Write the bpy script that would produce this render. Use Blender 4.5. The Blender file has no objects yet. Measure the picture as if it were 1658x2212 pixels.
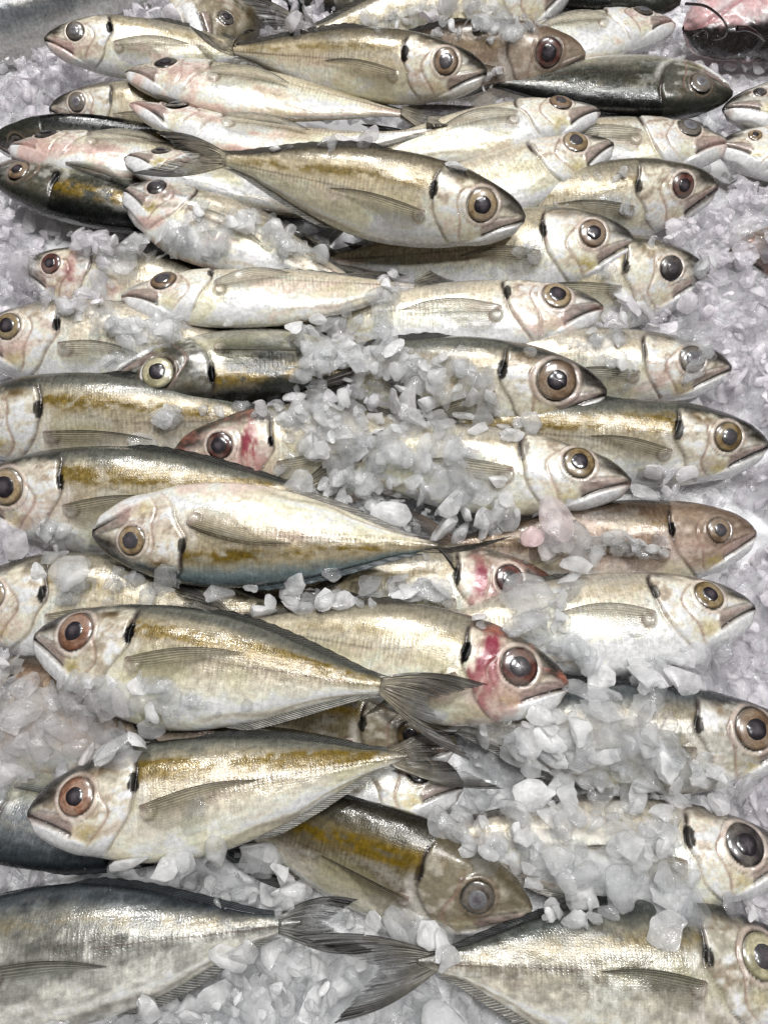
import bpy, math, random
import numpy as np
from mathutils import Vector, Matrix
from mathutils.bvhtree import BVHTree

random.seed(7); RNG = np.random.default_rng(11)
SC = bpy.context.scene; COL = SC.collection

# ------------------------------------------------------------------ camera
PITCH = math.radians(66.0); CAM_H = 0.415; TV = 0.687
PW, PH = 1658.0, 2211.0
FWD = np.array([0, math.cos(PITCH), -math.sin(PITCH)])
UPV = np.array([0, math.sin(PITCH), math.cos(PITCH)])
CAMP = np.array([0, 0, CAM_H])
def ray(x, y):
    k = TV / (PH / 2)
    return FWD + np.array([1.0, 0, 0]) * ((x - PW / 2) * k) + UPV * ((PH / 2 - y) * k)
def at(x, y, z):                      # a point of the photograph at height z above the table
    d = ray(x, y); return CAMP + d * ((z - CAM_H) / d[2])
cd = bpy.data.cameras.new('camera'); cam = bpy.data.objects.new('camera', cd); COL.objects.link(cam)
cam.location = CAMP; cam.rotation_euler = (math.pi / 2 - PITCH, 0, 0)
cd.sensor_fit = 'VERTICAL'; cd.angle = 2 * math.atan(TV); cd.clip_start = 0.01; cd.clip_end = 50
SC.camera = cam

# ------------------------------------------------------------------ small maths
def sm(a, b, x):
    t = np.clip((x - a) / (b - a), 0, 1); return t * t * (3 - 2 * t)
def mix(a, b, f):
    return a + (b - a) * f[..., None]
def curve(xs, ys, x):                 # Catmull-Rom through knots
    xs = np.asarray(xs, float); ys = np.asarray(ys, float)
    m = np.gradient(ys, xs); i = np.clip(np.searchsorted(xs, x, 'right') - 1, 0, len(xs) - 2)
    h = xs[i + 1] - xs[i]; t = np.clip((x - xs[i]) / h, 0, 1)
    return ((2*t**3 - 3*t**2 + 1) * ys[i] + (t**3 - 2*t**2 + t) * h * m[i] + (-2*t**3 + 3*t**2) * ys[i+1] + (t**3 - t**2) * h * m[i+1])
TAB = np.random.default_rng(5).random((256, 256))
def vn(x, y):
    xi = np.floor(x).astype(int); yi = np.floor(y).astype(int); fx = x - xi; fy = y - yi
    fx = fx*fx*(3-2*fx); fy = fy*fy*(3-2*fy); g = lambda a, b: TAB[a & 255, b & 255]
    return (g(xi, yi)*(1-fx) + g(xi+1, yi)*fx)*(1-fy) + (g(xi, yi+1)*(1-fx) + g(xi+1, yi+1)*fx)*fy
def fbm(x, y, o=4):
    v = 0; a = .5; s = 0
    for k in range(o):
        v = v + a*vn(x + 17.3*k, y + 9.1*k); s += a; a *= .55; x = x*2.03; y = y*2.03
    return v / s

# ------------------------------------------------------------------ materials
def newmat(name):
    m = bpy.data.materials.new(name); m.use_nodes = True; nt = m.node_tree; nt.nodes.clear()
    return m, nt, nt.nodes.new('ShaderNodeOutputMaterial')
def node(nt, t, **kw):
    n = nt.nodes.new(t)
    for k, v in kw.items():
        if k.startswith('i_'): n.inputs[k[2:].replace('_', ' ')].default_value = v
        else: setattr(n, k, v)
    return n
def math_(nt, op, a, b=None, clamp=False):
    n = nt.nodes.new('ShaderNodeMath'); n.operation = op; n.use_clamp = clamp
    for i, v in enumerate((a, b)):
        if v is None: continue
        if isinstance(v, (int, float)): n.inputs[i].default_value = v
        else: nt.links.new(v, n.inputs[i])
    return n.outputs[0]
def ramp(nt, src, a, b, lo=0.0, hi=1.0):
    n = nt.nodes.new('ShaderNodeMapRange'); nt.links.new(src, n.inputs[0])
    for i, v in zip((1, 2, 3, 4), (a, b, lo, hi)): n.inputs[i].default_value = v
    return n.outputs[0]

def skin_material():
    m, nt, out = newmat('fish_skin'); L = nt.links.new
    col = node(nt, 'ShaderNodeVertexColor', layer_name='Col'); msk = node(nt, 'ShaderNodeVertexColor', layer_name='Msk')
    sep = node(nt, 'ShaderNodeSeparateColor'); L(msk.outputs[0], sep.inputs[0])
    uv = node(nt, 'ShaderNodeUVMap', uv_map='UV'); tc = node(nt, 'ShaderNodeTexCoord')
    n1 = node(nt, 'ShaderNodeTexNoise'); n1.inputs['Scale'].default_value = 420; n1.inputs['Detail'].default_value = 4; L(tc.outputs['Object'], n1.inputs[0])
    n2 = node(nt, 'ShaderNodeTexNoise'); n2.inputs['Scale'].default_value = 1500; n2.inputs['Detail'].default_value = 2; L(tc.outputs['Object'], n2.inputs[0])
    # streaks running along the body plates (stretched noise)
    mp = node(nt, 'ShaderNodeMapping'); mp.inputs['Scale'].default_value = (150, 26, 1); L(uv.outputs[0], mp.inputs[0])
    n3 = node(nt, 'ShaderNodeTexNoise'); n3.inputs['Scale'].default_value = 1; n3.inputs['Detail'].default_value = 3; L(mp.outputs[0], n3.inputs[0])
    # vertical ticks of the lateral scutes
    sx = node(nt, 'ShaderNodeSeparateXYZ'); L(uv.outputs[0], sx.inputs[0])
    w = math_(nt, 'SINE', math_(nt, 'ADD', math_(nt, 'MULTIPLY', sx.outputs[0], 2*math.pi*82), math_(nt, 'MULTIPLY', n1.outputs[0], 1.6)))
    tick = math_(nt, 'MULTIPLY', ramp(nt, w, -.2, .9), sep.outputs[0])
    # scale net
    mp2 = node(nt, 'ShaderNodeMapping'); mp2.inputs['Scale'].default_value = (135, 150, 1); mp2.inputs['Rotation'].default_value = (0, 0, .0); L(uv.outputs[0], mp2.inputs[0])
    vo = node(nt, 'ShaderNodeTexVoronoi', feature='DISTANCE_TO_EDGE'); vo.inputs['Scale'].default_value = 1; vo.inputs['Randomness'].default_value = .55; L(mp2.outputs[0], vo.inputs['Vector'])
    net = math_(nt, 'MULTIPLY', ramp(nt, vo.outputs[0], .0, .22, 1, 0), sep.outputs[2])
    f = math_(nt, 'ADD', ramp(nt, n1.outputs[0], .3, .7, -.13, .13), ramp(nt, n2.outputs[0], .3, .7, -.09, .09))
    f = math_(nt, 'ADD', f, math_(nt, 'MULTIPLY', ramp(nt, n3.outputs[0], .3, .7, -.14, .14), sep.outputs[2]))
    f = math_(nt, 'SUBTRACT', f, math_(nt, 'MULTIPLY', tick, .26))
    f = math_(nt, 'SUBTRACT', f, math_(nt, 'MULTIPLY', net, .09))
    f = math_(nt, 'ADD', f, .86)
    mul = node(nt, 'ShaderNodeVectorMath', operation='SCALE'); L(col.outputs[0], mul.inputs[0]); L(f, mul.inputs['Scale'])
    p = node(nt, 'ShaderNodeBsdfPrincipled'); L(mul.outputs[0], p.inputs['Base Color'])
    L(math_(nt, 'MULTIPLY', sep.outputs[1], .32), p.inputs['Metallic'])
    L(ramp(nt, n1.outputs[0], .3, .7, .19, .36), p.inputs['Roughness'])
    L(math_(nt, 'MULTIPLY', msk.outputs[1], .6), p.inputs['Coat Weight']); L(math_(nt, 'MULTIPLY', msk.outputs[1], .5), p.inputs['Specular IOR Level']); p.inputs['Coat Roughness'].default_value = .09; p.inputs['Coat IOR'].default_value = 1.36
    hgt = math_(nt, 'ADD', math_(nt, 'MULTIPLY', n2.outputs[0], .9), math_(nt, 'MULTIPLY', n1.outputs[0], .7))
    hgt = math_(nt, 'SUBTRACT', hgt, math_(nt, 'MULTIPLY', tick, .8))
    hgt = math_(nt, 'SUBTRACT', hgt, math_(nt, 'MULTIPLY', net, .35))
    b = node(nt, 'ShaderNodeBump'); b.inputs['Strength'].default_value = .21; b.inputs['Distance'].default_value = .00035; L(hgt, b.inputs['Height'])
    L(b.outputs[0], p.inputs['Normal']); L(b.outputs[0], p.inputs['Coat Normal'])
    L(p.outputs[0], out.inputs[0]); return m

def eye_material():
    m, nt, out = newmat('fish_eye'); L = nt.links.new
    col = node(nt, 'ShaderNodeVertexColor', layer_name='Col'); tc = node(nt, 'ShaderNodeTexCoord')
    n = node(nt, 'ShaderNodeTexNoise'); n.inputs['Scale'].default_value = 900; n.inputs['Detail'].default_value = 3; L(tc.outputs['Object'], n.inputs[0])
    mul = node(nt, 'ShaderNodeVectorMath', operation='SCALE'); L(col.outputs[0], mul.inputs[0]); L(ramp(nt, n.outputs[0], .3, .7, .75, 1.25), mul.inputs['Scale'])
    p = node(nt, 'ShaderNodeBsdfPrincipled'); L(mul.outputs[0], p.inputs['Base Color'])
    p.inputs['Roughness'].default_value = .3; p.inputs['Coat Weight'].default_value = 1; p.inputs['Coat Roughness'].default_value = .10
    L(p.outputs[0], out.inputs[0]); return m

def fin_material():
    m, nt, out = newmat('fish_fin'); L = nt.links.new
    col = node(nt, 'ShaderNodeVertexColor', layer_name='Col')
    uv = node(nt, 'ShaderNodeUVMap', uv_map='UV'); sx = node(nt, 'ShaderNodeSeparateXYZ'); L(uv.outputs[0], sx.inputs[0])
    tc = node(nt, 'ShaderNodeTexCoord'); n = node(nt, 'ShaderNodeTexNoise'); n.inputs['Scale'].default_value = 300; n.inputs['Detail'].default_value = 3; L(tc.outputs['Object'], n.inputs[0])
    w = math_(nt, 'SINE', math_(nt, 'MULTIPLY', sx.outputs[1], 2*math.pi*22))
    rayf = ramp(nt, w, -.5, .8)
    mul = node(nt, 'ShaderNodeVectorMath', operation='SCALE'); L(col.outputs[0], mul.inputs[0])
    L(math_(nt, 'MULTIPLY', ramp(nt, rayf, 0, 1, .5, 1.2), ramp(nt, n.outputs[0], .3, .7, .7, 1.3)), mul.inputs['Scale'])
    p = node(nt, 'ShaderNodeBsdfPrincipled'); L(mul.outputs[0], p.inputs['Base Color'])
    p.inputs['Roughness'].default_value = .45; p.inputs['Coat Weight'].default_value = .2; p.inputs['Coat Roughness'].default_value = .15
    al = math_(nt, 'MULTIPLY', col.outputs[1], ramp(nt, rayf, 0, 1, .62, 1.0)); L(al, p.inputs['Alpha'])
    b = node(nt, 'ShaderNodeBump'); b.inputs['Strength'].default_value = .7; b.inputs['Distance'].default_value = .0004; L(rayf, b.inputs['Height'])
    L(b.outputs[0], p.inputs['Normal']); L(p.outputs[0], out.inputs[0]); return m

def ice_material(name, bed=False):
    m, nt, out = newmat(name); L = nt.links.new
    tc = node(nt, 'ShaderNodeTexCoord')
    n = node(nt, 'ShaderNodeTexNoise'); n.inputs['Scale'].default_value = 130; n.inputs['Detail'].default_value = 5; L(tc.outputs['Object'], n.inputs[0])
    nf = node(nt, 'ShaderNodeTexNoise'); nf.inputs['Scale'].default_value = 520; nf.inputs['Detail'].default_value = 3; L(tc.outputs['Object'], nf.inputs[0])
    b = node(nt, 'ShaderNodeBump'); b.inputs['Strength'].default_value = .55; b.inputs['Distance'].default_value = .0012
    L(math_(nt, 'ADD', n.outputs[0], math_(nt, 'MULTIPLY', nf.outputs[0], .55)), b.inputs['Height'])
    if bed:
        p = node(nt, 'ShaderNodeBsdfPrincipled'); p.inputs['Base Color'].default_value = (.8, .8, .81, 1)
        p.inputs['Roughness'].default_value = .25; L(b.outputs[0], p.inputs['Normal']); L(p.outputs[0], out.inputs[0]); return m
    at_ = node(nt, 'ShaderNodeVertexColor', layer_name='Chip')
    tint = at_.outputs[0]; cloud = at_.outputs[1]        # alpha = how cloudy this chip is
    dif = node(nt, 'ShaderNodeBsdfDiffuse'); L(tint, dif.inputs[0]); L(b.outputs[0], dif.inputs['Normal'])
    trl = node(nt, 'ShaderNodeBsdfTranslucent'); L(tint, trl.inputs[0]); L(b.outputs[0], trl.inputs['Normal'])
    d = node(nt, 'ShaderNodeMixShader'); d.inputs[0].default_value = .38; L(dif.outputs[0], d.inputs[1]); L(trl.outputs[0], d.inputs[2])
    tr = node(nt, 'ShaderNodeBsdfTransparent'); tr.inputs[0].default_value = (.95, .955, .96, 1)
    rf = node(nt, 'ShaderNodeBsdfRefraction'); rf.inputs['IOR'].default_value = 1.2; rf.inputs['Roughness'].default_value = .12; rf.inputs[0].default_value = (.97, .98, .985, 1); L(b.outputs[0], rf.inputs['Normal'])
    t = node(nt, 'ShaderNodeMixShader'); t.inputs[0].default_value = .09; L(tr.outputs[0], t.inputs[1]); L(rf.outputs[0], t.inputs[2])
    c = math_(nt, 'MULTIPLY', cloud, ramp(nt, n.outputs[0], .3, .68, .45, 1.35), clamp=True)
    body = node(nt, 'ShaderNodeMixShader'); L(c, body.inputs[0]); L(t.outputs[0], body.inputs[1]); L(d.outputs[0], body.inputs[2])
    gl = node(nt, 'ShaderNodeBsdfGlossy'); gl.inputs['Roughness'].default_value = .055; L(b.outputs[0], gl.inputs['Normal'])
    fr = node(nt, 'ShaderNodeFresnel'); fr.inputs['IOR'].default_value = 1.36; L(b.outputs[0], fr.inputs['Normal'])
    ge = node(nt, 'ShaderNodeNewGeometry'); fo = math_(nt, 'MULTIPLY', fr.outputs[0], math_(nt, 'SUBTRACT', 1.0, ge.outputs['Backfacing']))
    fin = node(nt, 'ShaderNodeMixShader'); L(fo, fin.inputs[0]); L(body.outputs[0], fin.inputs[1]); L(gl.outputs[0], fin.inputs[2])
    L(fin.outputs[0], out.inputs[0]); return m

SKIN, EYE, FIN, ICE, BED = skin_material(), eye_material(), fin_material(), ice_material('crushed_ice'), ice_material('ice_bed', True)

# ------------------------------------------------------------------ mesh helpers
def mesh_obj(name, verts, quads, mat, colors=None, masks=None, uvs=None, parent=None, tris=None, chip=None, sharp=None):
    me = bpy.data.meshes.new(name)
    nv = len(verts); nq = len(quads) if quads is not None else 0; ntr = len(tris) if tris is not None else 0
    me.vertices.add(nv); me.vertices.foreach_set('co', np.asarray(verts, np.float32).ravel())
    lv = []
    if nq: lv.append(np.asarray(quads, np.int32).ravel())
    if ntr: lv.append(np.asarray(tris, np.int32).ravel())
    lv = np.concatenate(lv); me.loops.add(len(lv)); me.loops.foreach_set('vertex_index', lv)
    me.polygons.add(nq + ntr)
    st = np.concatenate([np.arange(nq)*4, nq*4 + np.arange(ntr)*3]).astype(np.int32)
    me.polygons.foreach_set('loop_start', st)
    me.polygons.foreach_set('use_smooth', np.ones(nq + ntr, bool))
    me.update(calc_edges=True); me.validate()
    def att(nm, c):
        c = np.asarray(c, np.float32)
        if c.shape[1] == 3: c = np.concatenate([c, np.ones((nv, 1), np.float32)], 1)
        a = me.attributes.new(nm, 'FLOAT_COLOR', 'POINT'); a.data.foreach_set('color', c.ravel())
    if colors is not None: att('Col', colors)
    if masks is not None: att('Msk', masks)
    if chip is not None: att('Chip', chip)
    if uvs is not None:
        l = me.uv_layers.new(name='UV'); l.data.foreach_set('uv', np.asarray(uvs, np.float32)[lv].ravel())
    if sharp: me.set_sharp_from_angle(angle=math.radians(sharp))
    me.materials.append(mat)
    o = bpy.data.objects.new(name, me); COL.objects.link(o)
    if parent is not None: o.parent = parent
    return o
def grid_quads(n, m, wrap=False):
    i = np.arange(n - 1)[:, None]; j = np.arange(m if wrap else m - 1)[None, :]; k = (j + 1) % m
    return np.stack([i*m + j, i*m + k, (i+1)*m + k, (i+1)*m + j], -1).reshape(-1, 4)
def sheet(name, P, th, mat, col, uv, parent):     # a grid P[n,m,3] given a thickness th[n,m] along its normals, closed all round
    n, m, _ = P.shape
    N = np.cross(np.gradient(P, axis=0), np.gradient(P, axis=1)); N /= np.linalg.norm(N, axis=-1, keepdims=True) + 1e-12
    A = (P + N*th[..., None]*.5).reshape(-1, 3); B = (P - N*th[..., None]*.5).reshape(-1, 3)
    q = grid_quads(n, m); o = n*m
    r = np.concatenate([np.arange(m), np.arange(1, n)*m + m - 1, (n-1)*m + np.arange(m-2, -1, -1), np.arange(n-2, 0, -1)*m])
    r2 = np.roll(r, -1); side = np.stack([r, r + o, r2 + o, r2], -1)
    quads = np.concatenate([q, q[:, ::-1] + o, side[:, ::-1]])
    c = col.reshape(-1, 4); u = uv.reshape(-1, 2)
    return mesh_obj(name, np.concatenate([A, B]), quads, mat, colors=np.concatenate([c, c]), uvs=np.concatenate([u, u]), parent=parent)

# ------------------------------------------------------------------ the fish
KU = [0, .02, .05, .1, .15, .2, .3, .4, .5, .6, .7, .8, .88, .94, 1]
KT = [.012, .037, .062, .088, .106, .121, .135, .138, .131, .114, .089, .059, .034, .022, .005]
KB = [.016, .044, .071, .104, .122, .142, .166, .174, .168, .146, .111, .068, .036, .022, .005]
KWD = [.008, .024, .038, .056, .068, .076, .083, .083, .077, .065, .050, .034, .021, .012, .003]
PAL = dict(
    silver=dict(back=(.15, .155, .135), mid=(.45, .395, .29), belly=(.72, .70, .62), gold=.9),
    golden=dict(back=(.20, .17, .12), mid=(.60, .52, .37), belly=(.80, .77, .68), gold=.55),
    pale=dict(back=(.29, .26, .20), mid=(.60, .54, .41), belly=(.79, .75, .66), gold=.38),
    white=dict(back=(.40, .365, .31), mid=(.66, .60, .49), belly=(.80, .76, .68), gold=.25),
    dark=dict(back=(.014, .017, .016), mid=(.07, .075, .06), belly=(.33, .32, .27), gold=.6),
    slate=dict(back=(.06, .075, .09), mid=(.20, .22, .24), belly=(.62, .62, .60), gold=.15),
    blue=dict(back=(.20, .27, .29), mid=(.42, .36, .25), belly=(.78, .74, .66), gold=1.0),
    olive=dict(back=(.07, .065, .045), mid=(.20, .165, .10), belly=(.62, .58, .48), gold=.9),
    brown=dict(back=(.10, .068, .045), mid=(.30, .205, .145), belly=(.66, .60, .52), gold=.3),
    steel=dict(back=(.085, .105, .125), mid=(.27, .27, .245), belly=(.52, .515, .48), gold=.35),
    grey2=dict(back=(.075, .085, .08), mid=(.30, .28, .22), belly=(.56, .54, .47), gold=.4),
    grey=dict(back=(.10, .115, .125), mid=(.34, .32, .27), belly=(.60, .59, .55), gold=.35),
)
EYES = dict(tan=((.36, .27, .16), (.22, .15, .08)), pink=((.30, .18, .125), (.19, .085, .05)), red=((.12, .045, .035), (.05, .018, .016)),
            brown=((.24, .165, .105), (.13, .08, .05)), yellow=((.50, .46, .30), (.30, .27, .16)), gold=((.25, .18, .085), (.13, .085, .04)),
            dark=((.06, .05, .05), (.03, .025, .025)), cloudy=((.13, .11, .09), (.08, .07, .06)))
CLEAR = []; SURF = []      # low-resolution copies for resting the ice
def thing(name, label, cat, M, group=None):
    o = bpy.data.objects.new(name, None); COL.objects.link(o); o.matrix_world = M; o.empty_display_size = .02
    o['label'] = label; o['category'] = cat
    if group: o['group'] = group
    return o

def fish(label, S, T, dors=1, psi=0, zs=.03, zt=.03, look='silver', eye='tan', pink=.3, redcheek=0, bend=0, deep=1.0, wide=1.0,
         spot=1, caud=None, pect=1, pectang=0, res=1.0, BLm=None, name='scad', cat='fish', group='silver fish laid out on the crushed ice', seed=None, eyes2=None, snoutdark=1, tailfin=True, pale=0, goldy=1, eyescale=.78, bendz=0, ridges=True, gape=1.0, iced=-1, bare=None):
    seed = seed if seed is not None else int(abs(S[0]*7 + S[1]*13)) % 9973
    rs = np.random.default_rng(seed)
    s3 = at(S[0], S[1], zs); t3 = at(T[0], T[1], zt)
    a = s3 - t3; BL = np.linalg.norm(a); a /= BL
    if BLm: BL = BLm; t3 = s3 - a*BL
    mid = (s3 + t3)/2
    v = CAMP - mid; N = v - a*np.dot(v, a); N /= np.linalg.norm(N)
    up = at(S[0], S[1] - 40, zs) - s3
    D = np.cross(N, a); D /= np.linalg.norm(D)
    if np.dot(D, UPV)*dors < 0: D = -D
    c, s_ = math.cos(math.radians(psi)), math.sin(math.radians(psi))
    D, N = D*c - N*s_, N*c + D*s_
    X = -a; Z = np.cross(X, D); side = 1.0 if np.dot(Z, N) > 0 else -1.0
    M = Matrix(((X[0], D[0], Z[0], s3[0]), (X[1], D[1], Z[1], s3[1]), (X[2], D[2], Z[2], s3[2]), (0, 0, 0, 1)))
    base = M @ Matrix.Translation((BL*.45, 0, 0)); off = BL*.45
    root = thing(name, label, cat, base, group)
    Mi = np.array(M.inverted())
    def tolocal(px, py):              # where a ray meets the fish's own mid plane
        d = ray(px, py); Zv = Z; t = np.dot(s3 - CAMP, Zv)/np.dot(d, Zv); p = CAMP + d*t
        return np.array([np.dot(p - s3, X), np.dot(p - s3, D)])/BL
    rs0, rs1, rs2, rs3, rs4 = rs.random(5); bend = bend if bend else (rs.random() - .5)*.026; spr = .72 + .36*rs.random(); spot = spot*(.8 + .2*rs.random()); spx = (rs.random() - .5)*.012; pectang = pectang + (rs.random() - .5)*16*(pectang == 0); pect = pect*(.82 + .3*rs.random())
    tf = lambda u: curve(KU, KT, u)*deep*(1.0 + .10*(rs0-.5) + .10*(rs2-.5)*np.sin(np.clip(u, 0, 1)*9 + 6*rs3))
    bf = lambda u: curve(KU, KB, u)*deep*(1.0 + .14*(rs1-.5) + .11*(rs4-.5)*np.sin(np.clip(u, 0, 1)*8 + 6*rs2)); wf = lambda u: curve(KU, KWD, u)*wide
    def bendf(u): return bend*4*u*(1-u)
    def zsurf(u, y):
        sN = np.where(y > 0, y/tf(u), -y/bf(u)); return wf(u)*np.clip(1 - np.clip(np.abs(sN), 0, 1)**2.15, 0, 1)**.56
    NU, NT = int(250*res), int(132*res)//2*2
    uu = np.linspace(0, 1, NU); uu = uu*.55 + .45*uu**1.9
    th = np.linspace(0, 2*np.pi, NT, endpoint=False) + .5*2*np.pi/NT
    U, TH = np.meshgrid(uu, th, indexing='ij')
    sn, cs = np.sin(TH), np.cos(TH)
    Y = np.where(sn > 0, tf(U)*sn, bf(U)*sn); Zc = wf(U)*np.sign(cs)*np.clip(1 - np.abs(sn)**2.15, 0, 1)**.56
    s = sn
    # ---- colour and relief, functions of the place on the body
    P = PAL[look]; o1, o2 = rs.random(2)*200
    side_o = np.where(Zc > 0, 0, 57.0)
    n_big = fbm(U*9 + o1, Y*22 + o2 + side_o); n_mid = fbm(U*30 + o2, Y*60 + o1 + side_o); n_fin = fbm(U*110 + o1, Y*170 + side_o, 3)
    n_str = fbm(U*14 + o2 + 40, Y*120 + o1 + side_o, 3)
    C = np.ones(U.shape + (3,))*np.array(P['belly'])
    C = mix(C, np.array(P['mid']), sm(-.72, -.02, s + .45*(n_big-.5)))
    C = mix(C, np.array(P['back']), sm(.38, .86, s + .5*(n_big-.5) + .25*(n_fin-.5)))
    C = mix(C, np.array(P['back'])*.45, sm(.88, 1.0, s + .1*(n_mid - .5)))
    C = C*(1 + .35*(n_mid - .5) + .3*(n_fin - .5))[..., None]
    if look in ('steel', 'grey2'): C = C*(1 + .9*(n_mid - .5) + .7*(n_big - .5))[..., None]; C = mix(C, np.array((.66, .66, .62)), .55*sm(.58, .72, fbm(U*34 + o2, Y*26 + o1 + side_o + 3))*sm(.6, .1, s))
    silver = sm(.5, .72, n_big + .3*(n_fin-.5))*sm(-.9, -.3, s)*sm(.95, .5, s)
    C = mix(C, np.array((.62, .63, .62)), .35*silver)
    # gold band from the nape to the tail
    yg = tf(U)*(.52 - .25*U); gw = .027*(1 - .5*U)*(1 + .5*(n_big - .5))
    g = np.exp(-((Y - yg)/gw)**2)*sm(.12, .3, U)*sm(1.0, .8, U)*sm(.37, .60, n_mid*.55 + n_big*.35 + n_fin*.12)
    C = mix(C, np.array((.215, .140, .010))*(.6 + .8*n_fin)[..., None], np.clip(g*1.5*P['gold']*goldy, 0, .95))
    # lateral line and scutes
    yl = np.where(U < .56, .062*np.clip((.56-U)/.28, 0, 1)**1.4 - .004, -.004)
    ll = np.exp(-((Y - yl)/.0026)**2)*sm(.3, .36, U)*(.35 + .5*sm(.4, .7, U))
    C = mix(C, np.array((.14, .10, .08)), np.clip(ll*.75, 0, 1))
    scw = .013 + .022*np.exp(-((U-.48)/.13)**2)
    scute = np.exp(-((Y - yl)/scw)**4)*sm(.36, .5, U)*(.35 + .5*n_mid)
    # ---- head
    uop = .294 - .50*np.clip(.012 - Y, 0, 1) - 2.2*np.clip(-.07 - Y, 0, 1)**1.5 - 1.6*np.clip(Y - .02, 0, 1)**2 + .004*np.sin(Y*60 + o1)
    dop = U - uop; head = sm(.004, -.006, dop)
    hc = .45*np.array(P['mid']) + .50*np.array(P['belly'])
    Hd = np.ones_like(C)*hc
    Hd = mix(Hd, np.array((.54, .41, .39)), np.clip(pink*1.05*sm(.38, .74, n_big)*sm(.9, .2, s), 0, 1)); Hd = mix(Hd, np.array((.30, .22, .15)), .6*sm(.56, .68, fbm(U*24 + o1 + 7, Y*34 + o2 + side_o))*sm(-.7, -.2, s))
    Hd = mix(Hd, np.array((.74, .73, .70)), sm(.47, .64, n_mid*.6 + n_big*.4)*.85)
    Hd = mix(Hd, np.array((.80, .79, .77)), sm(-.5, -.9, s)*.7)
    Hd = mix(Hd, np.array((.40, .32, .06)), (.35 + .6*rs.random())*np.exp(-((U-.160)/.040)**2 - ((Y+.066)/.026)**2)*sm(.30, .55, n_mid))
    Hd = mix(Hd, np.array((.17, .095, .014)), .95*np.clip(P['gold']+.2, 0, 1)*np.exp(-((U-.225)/.045)**2 - ((Y-tf(U)*.66)/.02)**2)*sm(.3, .55, n_mid))
    Hd = mix(Hd, np.array(P['back'])*.40 + .008, sm(.60, .88, s + .3*(n_mid-.5)))
    Hd = mix(Hd, np.array((.022, .018, .016)), np.clip(snoutdark*np.maximum(sm(.150, .05, U + .05*(n_mid-.5))*sm(-.05, .45, s + .35*(n_mid-.5))*.92, sm(.035, .004, U)*.9), 0, 1))
    Hd = Hd*(1 + .5*(n_fin-.5) + .3*(n_mid-.5))[..., None]
    if look in ('dark', 'brown', 'olive', 'slate'):
        Hd = mix(Hd, np.array(P['mid'])*(.6 + .8*n_mid)[..., None], .58*sm(-.9, -.3, s + .3*(n_big - .5)))
    if redcheek:
        rc = (np.exp(-((U-.222)/.026)**2 - ((Y-.012)/.065)**2) + .6*np.exp(-((dop + .01)/.012)**2)*sm(.3, -.6, s))*sm(.30, .62, fbm(U*46 + Y*14 + o1, Y*16 - U*12 + o2, 3))
        Hd = mix(Hd, np.array((.33, .035, .075)), np.clip(rc*2.4*redcheek, 0, .95))
        rc = sm(.50, .75, n_big*.6 + n_mid*.4)*redcheek*.75; Hd = mix(Hd, np.array((.42, .15, .10)), rc)
    # mouth: upper jaw plate, white lower jaw
    ym = -.50*U - .004 + .004*np.sin(np.clip(U/.12, 0, 1)*np.pi)
    dm = Y - ym; inm = sm(.128, .118, U)
    pw = .005 + .145*U; plate = np.exp(-((dm - pw*.85 - .002)/(pw*.85))**6)*sm(.010, .03, U)*sm(.140, .126, U + .4*np.abs(dm - pw))
    Hd = mix(Hd, np.array((.26, .195, .18))*(1 + 1.3*(n_str - .5))[..., None], np.clip(plate*.80, 0, 1))
    jaw = sm(-.056, -.044, dm)*sm(-.002, -.007, dm)*sm(.19, .12, U)
    Hd = mix(Hd, np.array((.80, .79, .78)), jaw*.95)
    jl = np.exp(-((dm + .058)/.004)**2)*sm(.14, .1, U)*.5
    slit = np.exp(-((dm + .002*(gape-1))/(.0052*gape))**2)*inm
    Hd = mix(Hd, np.array((.03, .022, .022)), np.clip(slit*.95 + jl, 0, 1))
    chin = sm(.05, .0, U)*sm(-.3, -.75, s); Hd = mix(Hd, np.array((.2, .17, .17)), .6*chin*snoutdark)
    pe = np.exp(-((dm - pw*1.75 - .004)/.004)**2)*sm(.02, .04, U)*sm(.14, .12, U); Hd = mix(Hd, np.array((.06, .045, .04)), pe*.65)
    # cheek bone lines
    upre = .212 - .05*np.clip((Y + .01)/.1, -1, 1)**2 + .012*np.sin(Y*45 + o2)
    dpre = U - upre; pre = np.exp(-(dpre/.0045)**2)*sm(-.95, -.6, s)*sm(.7, .4, s)
    Hd = mix(Hd, np.array((.30, .19, .15)), pre*.7)
    C = mix(C, Hd, head)
    opl = np.exp(-((dop - .001)/(.0036 + .0026*sm(.0, .5, s)))**2)*sm(.93, .75, np.abs(s + .05))
    C = mix(C, np.array((.065, .046, .038)), np.clip(opl*(.55 + .45*sm(-.2, .3, s)), 0, 1))
    # shoulder girdle just behind the gill opening: clean and pale
    gird = np.exp(-((dop - .022)/.014)**2)*sm(.5, 0, s); C = mix(C, np.array((.72, .70, .67)), gird*.55)
    # pink patches on the belly and round the vent
    pk = pink*sm(.46, .82, fbm(U*7 + o2, Y*13 + o1 + side_o + 60))*sm(.35, -.3, s)
    C = mix(C, np.array((.52, .34, .31)), np.clip(pk*.95, 0, .8))
    C = mix(C, np.array((.50, .30, .27)), pink*.55*sm(-.9, -1.0, s)*sm(.2, .35, U))
    if pale: C = mix(C, np.array((.72, .66, .54)), np.full(U.shape, pale)*sm(1, .6, s)*(.6+.4*n_big))
    kb = ((U - .318)/.020)**2 + ((Y + .040)/.017)**2; knob = sm(1.1, .5, kb)*(1 if pect else 0)
    C = mix(C, np.array((.13, .075, .06)), np.exp(-(kb - 1.35)**2*2.2)*sm(.30, .335, U)*.75*(1 if pect else 0))
    C = mix(C, np.array((.66, .60, .56)), knob*.85)
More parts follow.
